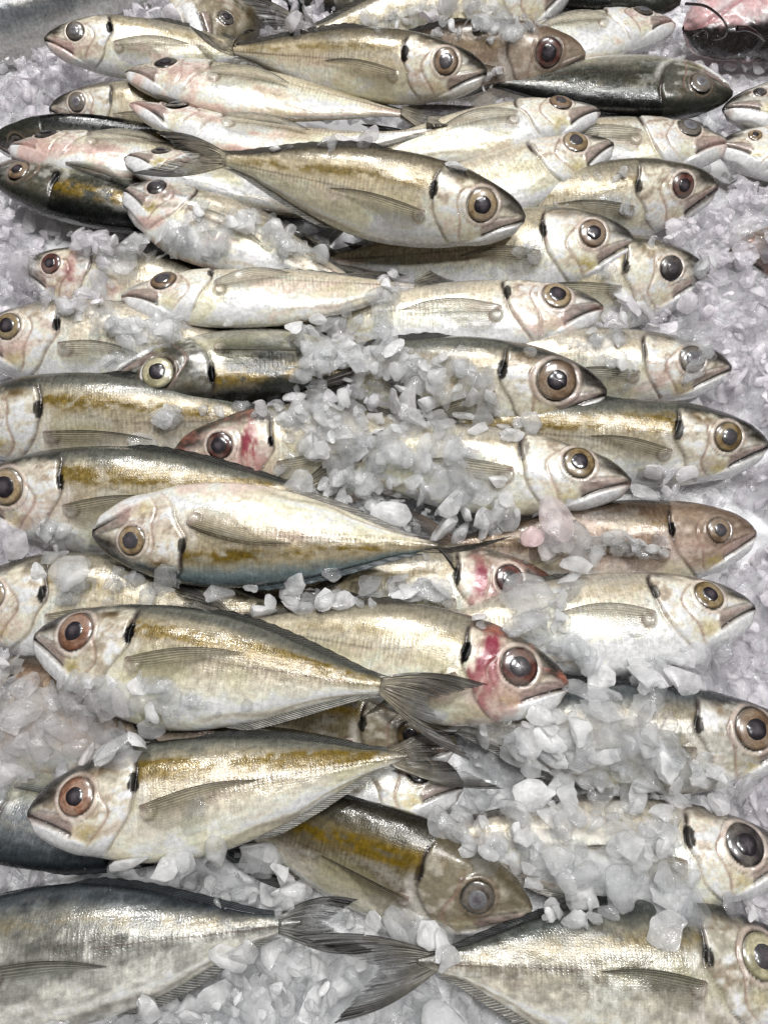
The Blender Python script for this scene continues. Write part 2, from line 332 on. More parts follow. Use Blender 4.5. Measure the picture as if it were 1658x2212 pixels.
    # greenish flush on the belly; dark streak and painted highlight above the anal fin
    C = mix(C, np.array((.46, .44, .26)), .5*sm(.5, .7, fbm(U*5 + o2 + 9, Y*9 + o1 + side_o))*sm(.25, -.2, s)*(1-head))
    stq = np.exp(-((s + .86 + .05*np.sin(U*30))/.05)**2)*sm(.4, .6, U)*sm(.98, .9, U); C = mix(C, np.array((.20, .17, .15)), stq*.5)
    C = mix(C, np.array((.8, .79, .76)), np.exp(-((s + .74)/.05)**2)*sm(.4, .6, U)*.5)
    # gill spot
    sp = sm(1.15, .8, ((U - .290 - spx)/(.0135*spr))**2 + ((Y - .036 - spx)/(.027*spr))**2 + 1.1*(n_mid-.5) + .7*(n_fin-.5))*spot
    C = mix(C, np.array((.007, .007, .008)), sp)
    # eye socket ring
    ue, ye = .142, .024*deep; er = .0515*eyescale*(.94 + .12*rs.random()); rho = np.hypot(U - ue, Y - ye)/er
    ring = np.exp(-((rho - 1.14)/.11)**2)
    C = mix(C, np.array((.58, .47, .42)) if look not in ('dark', 'olive', 'brown') else np.array((.22, .16, .12)), np.clip(ring*.6*sm(1., .8, s), 0, 1))
    C = mix(C, np.array((.02, .016, .016)), np.clip(np.exp(-((rho - .985)/.05)**2)*.95, 0, 1))
    C = mix(C, np.array((.13, .08, .07)), np.exp(-((rho - 1.32)/.035)**2)*.5*sm(.25, .6, n_mid))
    # bolder tone: the flank is duller than the belly, the head is blotched
    lum_ = (C @ np.array([.3, .6, .1]))[..., None] + 1e-4; C = np.clip(C*(lum_/.31)**.33*np.array([1.015, 1.0, .965]), .003, .78)
    metal = np.clip(.10 + .35*sm(-.8, .2, s)*(1-head) + .15*silver - .4*sp, 0, .55)
    C = mix(C, np.array(P['mid'])*.32 + .02, sm(.93, .99, U)); Mk = np.stack([np.clip(scute, 0, 1)*sm(.96, .9, U), metal, np.clip((1-head)*sm(-1, -.2, s), 0, 1), 1 - .85*np.clip(sp + .7*snoutdark*sm(.04, 0, U), 0, 1)], -1)
    # ---- relief
    disp = .0055*sm(.004, -.010, dop)*sm(-.16, -.05, dop)*sm(1, .7, np.abs(s)) - .0035*pre - .0065*slit + .0035*plate + .0065*jaw*sm(.0, .03, U)
    disp += .007*knob
    disp += .0035*ring*sm(1., .7, s) - .006*sm(.95, .6, rho) - .003*opl + .0045*(n_big - .5) + .0012*(n_mid-.5) + .0012*scute*sm(.5, .8, U)
    crease = np.exp(-((n_str - .5)/.03)**2)*(1-head)*sm(.3, -.5, s); disp -= .0008*crease
    Pn = np.stack([U, Y, Zc], -1)
    du = np.gradient(Pn, axis=0); dv = np.roll(Pn, -1, 1) - np.roll(Pn, 1, 1)
    Nn = np.cross(dv, du); Nn /= np.linalg.norm(Nn, axis=-1, keepdims=True) + 1e-12
    if (Nn[NU//2, NT//4]*np.array([0, 1, 0])).sum() < 0: Nn = -Nn
    fade = sm(0, .02, U)*sm(1, .97, U)
    Pn = Pn + Nn*(disp*fade)[..., None]
    Pn[..., 1] += bendf(Pn[..., 0]); Pn[..., 2] += side*bendz*4*Pn[..., 0]*(1-Pn[..., 0])
    verts = Pn.reshape(-1, 3)*BL
    ca = Pn[0].mean(0)*BL; cb = Pn[-1].mean(0)*BL
    verts = np.concatenate([verts, [ca], [cb]]); verts[:, 0] -= off
    q = grid_quads(NU, NT, True); j = np.arange(NT); k = (j+1) % NT; nA = NU*NT
    tris = np.concatenate([np.stack([np.full(NT, nA), k, j], -1), np.stack([np.full(NT, nA+1), (NU-1)*NT + j, (NU-1)*NT + k], -1)])
    col = np.concatenate([C.reshape(-1, 3), C[0, :1], C[-1, :1]]); mk = np.concatenate([Mk.reshape(-1, 4), Mk[0, :1], Mk[-1, :1]])
    uvs = np.stack([U, np.where(np.cos(TH) > 0, Y, Y + .7)], -1).reshape(-1, 2); uvs = np.concatenate([uvs, uvs[:1], uvs[-1:]])
    body = mesh_obj('body', verts, q, SKIN, colors=col, masks=mk, uvs=uvs, parent=root, tris=tris)
    # low-resolution copy for the ice
    st = 5; lowu = np.r_[0:NU:st, NU-1]; lowt = np.arange(0, NT, 4)
    lp = (Pn[lowu][:, lowt].reshape(-1, 3)*BL) @ np.stack([X, D, Z]) + s3
    SURF.append((lp, grid_quads(len(lowu), len(lowt), True)))
    for u_, r_ in ((.02, .048), (.09, .085), (.16, .095), (.23, .08)):
        if iced < u_: 
            p_ = s3 + X*u_*BL + D*(.012*BL) + N*(float(wf(np.array(u_)))*BL*.8); d_ = p_ - CAMP; f_ = d_ @ FWD; k_ = TV/(PH/2)
            CLEAR.append((d_[0]/f_/k_ + PW/2, PH/2 - (d_ @ UPV)/f_/k_, r_*BL/f_/k_, p_[2]))
    if bare:
        for u_ in np.arange(bare[0], bare[1], .05):
            p_ = s3 + X*u_*BL + D*((bare[2] + bendf(u_))*BL) + N*(float(wf(np.array(u_)))*BL*.8); d_ = p_ - CAMP; f_ = d_ @ FWD; k_ = TV/(PH/2)
            CLEAR.append((d_[0]/f_/k_ + PW/2, PH/2 - (d_ @ UPV)/f_/k_, bare[3]*float(tf(np.array(u_)) + bf(np.array(u_)))*BL/f_/k_, p_[2]))
    # ---- eyes
    if eyes2 is None: eyes2 = abs(psi) > 40
    iris, iris2 = [np.array(c_) for c_ in EYES[eye]]
    for sd in ((side, -side) if eyes2 else (side,)):
        zc = float(zsurf(np.array(ue), np.array(ye))); e = .01
        gx = float(zsurf(np.array(ue+e), np.array(ye)) - zsurf(np.array(ue-e), np.array(ye)))/(2*e)
        gy = float(zsurf(np.array(ue), np.array(ye+e)) - zsurf(np.array(ue), np.array(ye-e)))/(2*e)
        nrm = np.array([-gx*.8, -gy*.8, sd]); nrm /= np.linalg.norm(nrm)
        t1 = np.array([1, 0, 0]) - nrm*nrm[0]; t1 /= np.linalg.norm(t1); t2 = np.cross(nrm, t1)
        ctr = np.array([ue, ye + bendf(ue), sd*(zc - .003) + side*bendz*4*ue*(1-ue)])
        def dome(r0, hgt, lift, nr=20, na=48, r_in=0.0):
            rr = np.linspace(0, 1, nr); aa = np.linspace(0, 2*np.pi, na, endpoint=False)
            R, A = np.meshgrid(rr, aa, indexing='ij'); hh = hgt*np.sqrt(np.clip(1 - R**2*.92, 0, 1)) + lift - hgt*.28
            pts = ctr + t1*(R*r0*np.cos(A))[..., None] + t2*(R*r0*np.sin(A))[..., None] + nrm*hh[..., None]
            return R, A, pts
        R, A, pts = dome(er*1.0, er*.26, .0045)
        ax_, ay_ = R*np.cos(A), R*np.sin(A); nz = fbm(ax_*3 + o1, ay_*3 + o2); nz2 = fbm(ax_*1.3 + o2, ay_*1.3 + o1, 3)
        Rn = R + .10*(nz - .5)
        cc = np.ones(R.shape + (3,))*iris; cc = mix(cc, iris2, sm(.4, .65, nz)*.8)
        cc = mix(cc, iris*1.35, np.exp(-((Rn-.50)/.06)**2)*.6); cc = mix(cc, iris2*.4, sm(.82, .97, R)*.9)
        cc = mix(cc, iris*1.2, np.exp(-((Rn-.76)/.05)**2)*.4*sm(.4, .6, nz2)); cc = mix(cc, iris2*.55, sm(.5, .7, nz2)*.75); cc = mix(cc, np.array((.30, .27, .23)), .25*sm(.55, .35, nz2)*np.ones_like(R)); cc = cc*(.7 + .6*nz)[..., None]
        v2 = pts.reshape(-1, 3)*BL; v2[:, 0] -= off
        eo = mesh_obj('eye', v2, grid_quads(20, 48, True), EYE, colors=np.clip(cc, 0, 1).reshape(-1, 3), parent=root)
        R, A, pts = dome(er*(.49 + .11*rs.random()), er*.12, .0045 + er*.187, 10, 32)
        wob = 1 + .16*(fbm(np.cos(A)*1.4 + o1, np.sin(A)*1.4 + o2, 2) - .5)*R; pts = ctr + (pts - ctr)*wob[..., None] + 0
        pup = np.array((.018, .015, .018)) if eye != 'cloudy' else np.array((.13, .13, .14)); pup = pup + (.035 if rs.random() < .3 else 0)
        cp = mix(np.ones(R.shape + (3,))*pup, np.array((.09, .075, .085)), sm(.75, .1, R + .5*(fbm(np.cos(A)*R*2 + o2, np.sin(A)*R*2 + o1, 2) - .5))*.8)
        v2 = pts.reshape(-1, 3)*BL; v2[:, 0] -= off
        po = mesh_obj('pupil', v2, grid_quads(10, 32, True), EYE, colors=cp.reshape(-1, 3), parent=eo)
    # ---- tail fin
    fc = np.array(P['mid'])*.34 + np.array((.02, .017, .014)); fdark = np.array((.022, .02, .02))
    if tailfin:
        if caud: uL, lL = tolocal(*caud[0]), tolocal(*caud[1])
        else:
            sp_ = .13 + .03*rs.random(); rt = (rs.random()-.5)*.06; uL = np.array([1.20, sp_ + rt]); lL = np.array([1.20, -sp_ + rt])
        for lt in (uL, lL):
            for q_ in (.25, .6, .95):
                p_ = s3 + (X*(1*(1-q_) + lt[0]*q_) + D*(lt[1]*q_))*BL; d_ = p_ - CAMP; f_ = d_ @ FWD; k_ = TV/(PH/2)
                if caud: CLEAR.append((d_[0]/f_/k_ + PW/2, PH/2 - (d_ @ UPV)/f_/k_, .030*BL/f_/k_, p_[2]))
        nj, ni = 97, 34; jj = np.linspace(-1, 1, nj); ii = np.linspace(0, 1, ni)
        tips = np.zeros((nj, 2)); forkp = np.array([1.0, 0]) + (.5*(uL + lL) - np.array([1.0, 0]))*.36
        for q_, J in enumerate(jj):
            tip = uL if J > 0 else lL; f = abs(J)**1.3
            tips[q_] = forkp*(1-f) + tip*f
        jag = rs.random(nj)**2*.20 + np.abs(np.sin(np.arange(nj)*2.1))*.03; jag *= (1-.75*np.abs(jj)**6)
        I, J = np.meshgrid(ii, jj, indexing='ij')
        basep = np.stack([np.full(nj, .945), jj*.0195], -1)
        tp = tips + (basep - tips)*jag[:, None]
        XY = basep[None]*(1-I[..., None]) + tp[None]*I[..., None]
        XY[..., 1] += np.sign(J)*.02*np.sin(I*np.pi)*np.abs(J)
        zz = .006*np.sin(I*2.6 + o1)*(1 + .6*J) + .0015*np.sin(J*3*np.pi + o2)*I
        Pf = np.stack([XY[..., 0], XY[..., 1] + bendf(1.0), zz], -1)*BL; Pf[..., 0] -= off
        thk = BL*(.022*(1-I)**3*(1-.4*np.abs(J)) + .0022)
        nzf = fbm(I*6 + o1, J*8 + o2)
        cf = mix(np.ones(I.shape + (3,))*fc, fdark, sm(.45, .95, I + .25*np.abs(J) + .5*(nzf-.5))*.85)
        cf = mix(cf, np.array(P['mid'])*.8, sm(.40, .0, I + .15*(nzf-.5))*.85)
        cf = mix(cf, fdark, sm(.93, 1, np.abs(J))*.6)
        al = np.clip(1 - .62*sm(.2, 1, I)*sm(.98, .6, np.abs(J)), 0, 1)
        sheet('caudal_fin', Pf, thk, FIN, np.concatenate([cf, al[..., None]], -1), np.stack([I, J*1.0], -1), root)
    # ---- folded dorsal and anal fins
    def ridge(nm, u0, u1, hmax, top, colr, lean):
        n, m = 90, 7; ub = np.linspace(u0, u1, n); q_ = np.linspace(0, 1, m); UB, Q = np.meshgrid(ub, q_, indexing='ij')
        k_ = (UB-u0)/(u1-u0); hp = hmax*(np.clip(k_/.12, 0, 1)**.7)*(1-.75*k_)*(1 + .12*np.sin(UB*900))
        ed = tf(UB) if top else -bf(UB); sg = 1 if top else -1
        pt = np.stack([UB + .05*Q*(1-.4*k_), ed*.965 + sg*hp*Q + bendf(UB), side*lean*Q*hp + side*bendz*4*UB*(1-UB)], -1)*BL; pt[..., 0] -= off
        cc = np.ones(UB.shape + (3,))*np.array(colr)*(.6 + .8*fbm(UB*80, Q*3))[..., None]
        sheet(nm, pt, BL*(.006*(1-Q) + .0015), FIN, np.concatenate([cc, np.ones(UB.shape + (1,))], -1), np.stack([Q, UB*5.0], -1), root)
    if ridges: ridge('dorsal_fin', .40, .93, .014, True, np.array(P['back'])*.25 + .006, .8)
    if ridges: ridge('anal_fin', .55, .92, .010, False, np.array(P['belly'])*.35, .7)
    # ---- breast fin lying on the flank
    if pect:
        n, m = 48, 15; k_ = np.linspace(0, 1, n); q_ = np.linspace(0, 1, m); K, Q = np.meshgrid(k_, q_, indexing='ij')
        Lp = .285*pect; ang = math.radians(pectang)
        # local shape: sickle, upper edge arched, rays fanning below it
        lx = Lp*K*(1 - .45*Q*K**.6); ly = .030*np.sin(np.clip(K, 0, 1)*np.pi*.75) - .012*K - Q*(.018 + .075*np.sin(np.pi*K**.75)**.8*(1-.35*K))
        bx, by = .305, -.022
        Xp = bx + lx*math.cos(ang) - ly*math.sin(ang); Yp = by + lx*math.sin(ang) + ly*math.cos(ang)
        Yc = np.clip(Yp, -bf(Xp)*.93, tf(Xp)*.93)
        lift = (.010 + .012*np.sin(K*np.pi))*(1 if pectang == 0 else 1.6)
        zz = side*(zsurf(Xp, Yc) + lift*(1-.55*Q) + bendz*4*Xp*(1-Xp))
        Pp = np.stack([Xp, Yp + bendf(Xp), zz], -1)*BL; Pp[..., 0] -= off
        cP = mix(np.ones(K.shape + (3,))*(np.array(P['mid'])*.75 + np.array((.02, .02, 0))), np.array((.05, .04, .024)), sm(.26, 0, Q)*(.35+.6*K)*(.5 + fbm(K*5 + o1, Q*9 + o2)))
        cP = mix(cP, np.array((.40, .28, .24)), sm(.1, 0, K)*.8)
        aP = np.clip(.84 - .66*sm(.04, .5, Q) - .2*sm(.6, 1, K), .07, 1)
        sheet('pectoral_fin', Pp, BL*(.0075*(1-K)**3 + .0018 + 0*Q), FIN, np.concatenate([cP, aP[..., None]], -1), np.stack([K, Q*.55], -1), root)
    return root

# ------------------------------------------------------------------ the catch
# front
fish('large blue grey fish at the bottom with its head out of view', (-268, 2085), (652, 1990), 1, -4, .036, .040, 'steel', pink=.05, deep=1.0, caud=((775, 1942), (812, 2056)), seed=3, pectang=0, bare=(.28, 1.0, .0, .50))
fish('large grey green fish with a pale yellow ringed eye, bottom right corner', (1734, 2082), (900, 2076), 1, -8, .034, .044, 'grey2', 'yellow', pink=.15, deep=1.13, caud=((622, 2018), (716, 2212)), seed=8, pectang=2, bare=(.3, 1.02, -.03, .46), eyescale=1.0)
fish('dark olive fish with an orange flank stripe and a dull eye, nose down', (1147, 1968), (400, 1708), 1, -34, .040, .022, 'olive', 'cloudy', pink=.05, spot=.7, seed=21, goldy=1.5, snoutdark=.5, bare=(.3, .75, .03, .40))
fish('slate blue fish lying under the head of the orange striped whole fish', (-170, 1722), (520, 1830), -1, -22, .020, .016, 'slate', pink=.1, seed=31, deep=1.15, tailfin=True, spot=0)
fish('silver fish with a red rimmed eye and long orange stripe, lower of two whole ones', (62, 1757), (882, 1631), 1, 0, .060, .052, 'silver', 'pink', pink=.25, caud=((1000, 1572), (1088, 1703)), seed=40, goldy=2.2, bare=(.3, 1.0, -.02, .44), eyescale=0.96, deep=0.95, bend=0.001, gape=1.4)
fish('silver fish with broken gold flecks, its forked tail across a red cheeked head', (77, 1375), (868, 1487), 1, 2, .058, .068, 'silver', 'pink', pink=.12, caud=((1056, 1478), (1022, 1648)), seed=53, goldy=1.5, bare=(.32, 1.0, .045, .34), eyescale=0.96, bend=0.001)
fish('fish with a bloody crimson cheek behind a red eye', (1226, 1482), (470, 1345), 1, -2, .050, .040, 'pale', 'red', pink=.8, redcheek=1.4, seed=61, pectang=-38, pect=.95, bare=(.3, .75, -.02, .42), eyescale=1.0)
fish('broad fish with a big brown eye at the right edge, ice heaped on its middle', (1720, 1588), (925, 1550), 1, -6, .036, .030, 'grey', 'brown', pink=.2, seed=71, deep=0.96, goldy=.8, eyescale=1.0)
fish('fish with a huge black eye, its body under a long bank of ice', (1706, 1848), (900, 1795), 1, 0, .034, .026, 'white', 'dark', pink=.55, seed=83, deep=.95, eyescale=1.0)
fish('white bellied fish with a gold eye and olive breast fin, on ice at the right', (1627, 1312), (850, 1368), 1, 14, .036, .028, 'white', 'gold', pink=.15, seed=91, deep=0.9, bare=(.28, .40, .0, .48), spot=0.7)
fish('brown stained fish with a brown head, above the white bellied gold eyed one', (1630, 1152), (950, 1176), 1, -4, .032, .026, 'brown', 'brown', pink=.4, seed=103, spot=1, deep=.98)
fish('fish with a gold eye and bright yellow stripe, nose touching the right edge', (1657, 961), (935, 918), 1, -4, .036, .028, 'silver', 'gold', pink=.2, seed=112, goldy=1.6, deep=0.88, bare=(.28, .55, .03, .40), gape=1.5)
fish('white cheeked fish with a yellow brown eye, half sunk in ice at centre right', (1361, 1042), (590, 950), 1, 14, .048, .022, 'white', 'gold', pink=.2, seed=127, deep=0.82, spot=0.5)
fish('sharp nosed fish with a wide dark ringed eye and raised black breast fin', (1309, 849), (590, 800), 1, -2, .046, .016, 'silver', 'brown', pink=.1, seed=131, pectang=-28, deep=0.88, goldy=.3, eyescale=1.05)
fish('dark backed fish lying back downwards with a cream ringed eye, middle left', (242, 822), (965, 790), -1, -30, .040, .020, 'dark', 'yellow', pink=.05, seed=149, goldy=1.8, bare=(.28, .46, .0, .44), eyescale=.95, deep=0.85)
fish('fish with a blood red sunken eye poking out of the ice at the centre', (377, 978), (1090, 965), 1, -4, .036, .022, 'pale', 'red', pink=1.0, seed=151, redcheek=0.9, goldy=1.2, iced=0.06)
fish('belly up fish with a pearly flank above a blue back, tail over the ice', (202, 1150), (946, 1178), -1, -6, .056, .062, 'blue', 'tan', pink=.55, caud=((1112, 1156), (986, 1240)), seed=163, deep=1.0, goldy=0.8, bare=(.3, 1.0, .0, .42))
fish('gold striped fish with a ringed eye at the left edge, pink behind its gill', (-72, 1066), (690, 1062), 1, -6, .040, .032, 'silver', 'tan', pink=.5, seed=171, goldy=1.8, bare=(.28, .62, .03, .34), eyescale=1.0)
fish('fish at the left edge with a tall black gill mark, body under thin ice', (-112, 908), (640, 905), 1, -6, .036, .026, 'silver', 'tan', pink=.1, seed=187, goldy=1.5, bare=(.28, .50, .04, .36))
fish('yellow headed fish at the left edge with only its gill showing from the ice', (-106, 1300), (660, 1325), 1, -4, .032, .022, 'pale', 'tan', pink=.3, seed=191, goldy=1.3, iced=0.0)
fish('fish buried in pinkish ice at the left edge, only its back in view', (-185, 1500), (560, 1600), 1, 0, .026, .018, 'brown', 'tan', pink=.6, seed=203, iced=0.4, pect=0)
fish('dark gold backed fish squeezed between two whole silver fish and a forked tail', (985, 1612), (330, 1470), 1, -20, .030, .020, 'olive', 'gold', pink=.0, seed=213, iced=0.3)
fish('silver white cheek and gill of a fish lying below the crossed tails', (1000, 1698), (340, 1620), 1, 10, .028, .020, 'white', 'dark', pink=.05, seed=223)
fish('dark eyed fish with a yellow brow, smothered in ice beside a forked tail', (1196, 1262), (480, 1300), 1, 0, .022, .014, 'pale', 'red', pink=.8, seed=231, goldy=1.1, redcheek=0.6, iced=0.08)
# middle right
fish('fish in the ice with a dull grey brown head and white gill cover', (1577, 795), (900, 770), 1, 2, .034, .024, 'white', 'cloudy', pink=.5, seed=241, iced=0.2, deep=0.85, spot=0.4)
fish('black barred fish whose dark snout sticks up from the ice', (1527, 592), (870, 610), 1, 0, .032, .024, 'pale', 'dark', pink=.5, seed=251, goldy=.8, iced=0.1)
fish('short snouted fish with a brown eye directly below the big golden fish', (1370, 524), (690, 560), 1, 13, .048, .030, 'pale', 'brown', pink=.6, seed=263)
fish('white fish with a grey lip and tan eye, above the sharp nosed one', (1301, 665), (585, 700), 1, 28, .044, .026, 'white', 'tan', pink=.7, seed=271, goldy=.6, bare=(.28, .55, -.02, .44), deep=0.76, wide=0.85)
fish('large golden fish on top of the heap with its spread tail to the left', (1133, 473), (452, 338), 1, -4, .076, .090, 'golden', 'tan', pink=.25, caud=((335, 283), (283, 374)), seed=283, deep=0.88, goldy=1.3, pale=.1, bare=(.28, 1.0, .0, .46), eyescale=.93, gape=0.8)
fish('open mouthed fish with a sunken red eye and yellow cheek, upper right', (1549, 402), (900, 455), 1, -4, .038, .030, 'pale', 'red', pink=.5, seed=291, goldy=1.1, deep=0.88, gape=2.2)
fish('fish tilted nose up with a white lip, right of the golden fish', (1323, 312), (720, 485), 1, 32, .052, .030, 'white', 'tan', pink=.45, seed=303, pect=0, goldy=.6, bare=(.28, .45, -.02, .42), deep=0.8, wide=0.85, spot=0.4)
fish('pale fish with a closed looking eye and white lip, below the black fish', (1573, 312), (905, 330), 1, 44, .036, .026, 'white', 'cloudy', pink=.5, seed=311, bare=(.28, .6, .0, .45), deep=0.72, wide=0.85, spot=0.15)
fish('slim pale fish slanting down left with a flat brown eye on its brow', (1294, 241), (690, 352), 1, 48, .056, .040, 'white', 'brown', pink=.5, seed=323, deep=0.7, goldy=.7, bare=(.28, .8, -.02, .42), wide=0.8, spot=0.3)
fish('yellow green fish across the top with a red mark behind the gill', (1051, 157), (478, 106), 1, 4, .072, .060, 'golden', 'brown', pink=.55, caud=((556, 62), (405, 52)), seed=331, goldy=.9, deep=0.8, bare=(.28, .9, .0, .46))
# upper left, bellies to the viewer
fish('fish turned belly up with dark lips, first below the yellow green one', (272, 158), (900, 250), 1, 60, .060, .048, 'pale', 'dark', pink=0.9, seed=343, pale=0.12, deep=0.8, eyes2=False, bare=(.25, .6, .0, .40), spot=0, wide=0.72)
fish('slim pinkish white fish curving along under the belly up one', (282, 226), (958, 270), 1, 74, .062, .058, 'white', 'dark', pink=0.9, seed=353, bendz=-0.085, deep=.72, caud=((1040, 246), (1046, 262)), eyes2=False, bare=(.25, .95, .0, .42), spot=0, wide=0.68)
fish('small greenish fish head with a grey eye, behind the two belly up fish', (108, 236), (600, 262), 1, 6, .040, .030, 'pale', 'cloudy', pink=.4, seed=361, deep=0.85, spot=0.5)
fish('fish with a long red streak along its throat, upper left', (20, 322), (600, 375), 1, 66, .046, .026, 'white', 'dark', pink=1.0, seed=373, deep=.85, eyes2=False, bare=(.25, .55, -.02, .44), spot=0, wide=0.9)
fish('black headed fish peeping out behind the red streaked throat at the left edge', (-14, 306), (420, 290), 1, -30, .034, .030, 'dark', 'dark', pink=.1, seed=383, iced=0.0)
fish('dark fish with a golden yellow stripe lying back downwards at the left edge', (-18, 374), (560, 505), -1, -46, .036, .028, 'dark', 'brown', pink=.05, seed=391, goldy=2.2, bare=(.28, .6, .0, .40))
fish('white lipped fish lying beneath the spread tail of the golden fish', (270, 343), (800, 480), 1, 64, .058, .036, 'white', 'dark', pink=.8, seed=401, deep=.85, eyes2=False, bare=(.25, .5, -.02, .44), spot=0, wide=0.9)
fish('steeply slanted fish with a long white jaw, its belly under scattered ice', (270, 413), (770, 610), 1, 30, .054, .034, 'white', 'dark', pink=.9, seed=413, deep=1.12, spot=0, wide=1.05)
fish('pink gilled fish nearly buried in lavender white ice, left side', (48, 580), (600, 650), 1, 12, .030, .022, 'pale', 'red', pink=1.0, seed=421, redcheek=.25, iced=0.12, spot=0, pect=0)
fish('straight fish with a yellow cheek and silver jaw, alone across the middle left', (264, 642), (930, 618), 1, 46, .050, .040, 'white', 'brown', pink=.45, seed=433, goldy=.9, deep=0.74, snoutdark=.6, bare=(.28, .78, -.01, .44), wide=0.85, spot=0.8)
fish('fish at the left edge with a gold rimmed eye and pale cheek, icy back', (-62, 728), (640, 775), 1, 10, .040, .028, 'white', 'gold', pink=.6, seed=443, goldy=.9)
# far rows
fish('large silver grey fish crossing the top left corner', (-275, 118), (500, -118), 1, -4, .034, .034, 'slate', pink=.1, seed=453, deep=.62, spot=0, pect=0, bare=(.2, .9, .0, .5), ridges=False)
fish('fish with pink red gill and grey eye, below the large silver one', (97, 86), (600, 118), 1, 22, .060, .040, 'pale', 'cloudy', pink=.6, seed=461, goldy=1.0, bare=(.25, .65, .0, .48), deep=0.8, wide=0.9)
fish('dark fish at the top edge pointing at the viewer, behind a forked tail', (452, 118), (548, -190), -1, -8, .046, .036, 'olive', 'dark', eyescale=.55, pink=.1, seed=473, deep=1.25, snoutdark=1)
fish('big yellow fish at the top edge whose tail end dips into the ice', (1235, -35), (640, 78), 1, 8, .048, .040, 'pale', 'tan', pink=.3, seed=483, deep=1.0, pect=0)
fish('open mouthed fish with a black red eye in the ice near the top', (1263, 120), (720, 130), 1, -6, .050, .028, 'brown', 'red', pink=.4, seed=491, eyescale=1.0, pale=.2, spot=0.1, deep=0.95, gape=2.4)
fish('pink browed white fish at the top right, nose up to the right', (1456, 54), (930, 128), 1, 58, .040, .030, 'white', 'cloudy', pink=.9, seed=503, deep=0.85, snoutdark=.2, bare=(.25, .4, .0, .45), spot=0)
fish('almost black fish with a blunt head lying back towards the viewer, top right', (1580, 203), (1030, 176), -1, -50, .042, .034, 'dark', 'cloudy', pink=.1, seed=513, goldy=.3, deep=1.0, pect=0, bare=(.28, .9, .0, .45), spot=0.3)
fish('fish at the right edge with a dark mouth slit and orange cheek, top right', (1560, 238), (2020, 205), 1, 46, .040, .036, 'grey', 'dark', pink=.7, seed=523, eyescale=.5, iced=.05, spot=0)
fish('pale green fish at the right edge below the orange cheeked one', (1548, 318), (2020, 350), 1, 40, .034, .030, 'white', 'tan', pink=.2, seed=533, eyescale=.55, iced=.05, spot=0)
fish('reddish fish almost lost in the ice at the right edge', (1575, 545), (2100, 560), 1, 0, .022, .016, 'brown', 'red', pink=1.0, redcheek=.8, seed=543, iced=0.3, eyescale=.4)
fish('dark fish lying along the top edge behind the yellow one', (830, -8), (480, -30), -1, -30, .036, .030, 'dark', 'dark', pink=0, seed=553, pect=0)
fish('black fish at the top edge beside the pink catfish', (1468, 6), (960, -60), -1, -55, .040, .034, 'dark', 'dark', pink=0, seed=563, pect=0, eyescale=.5, spot=0)
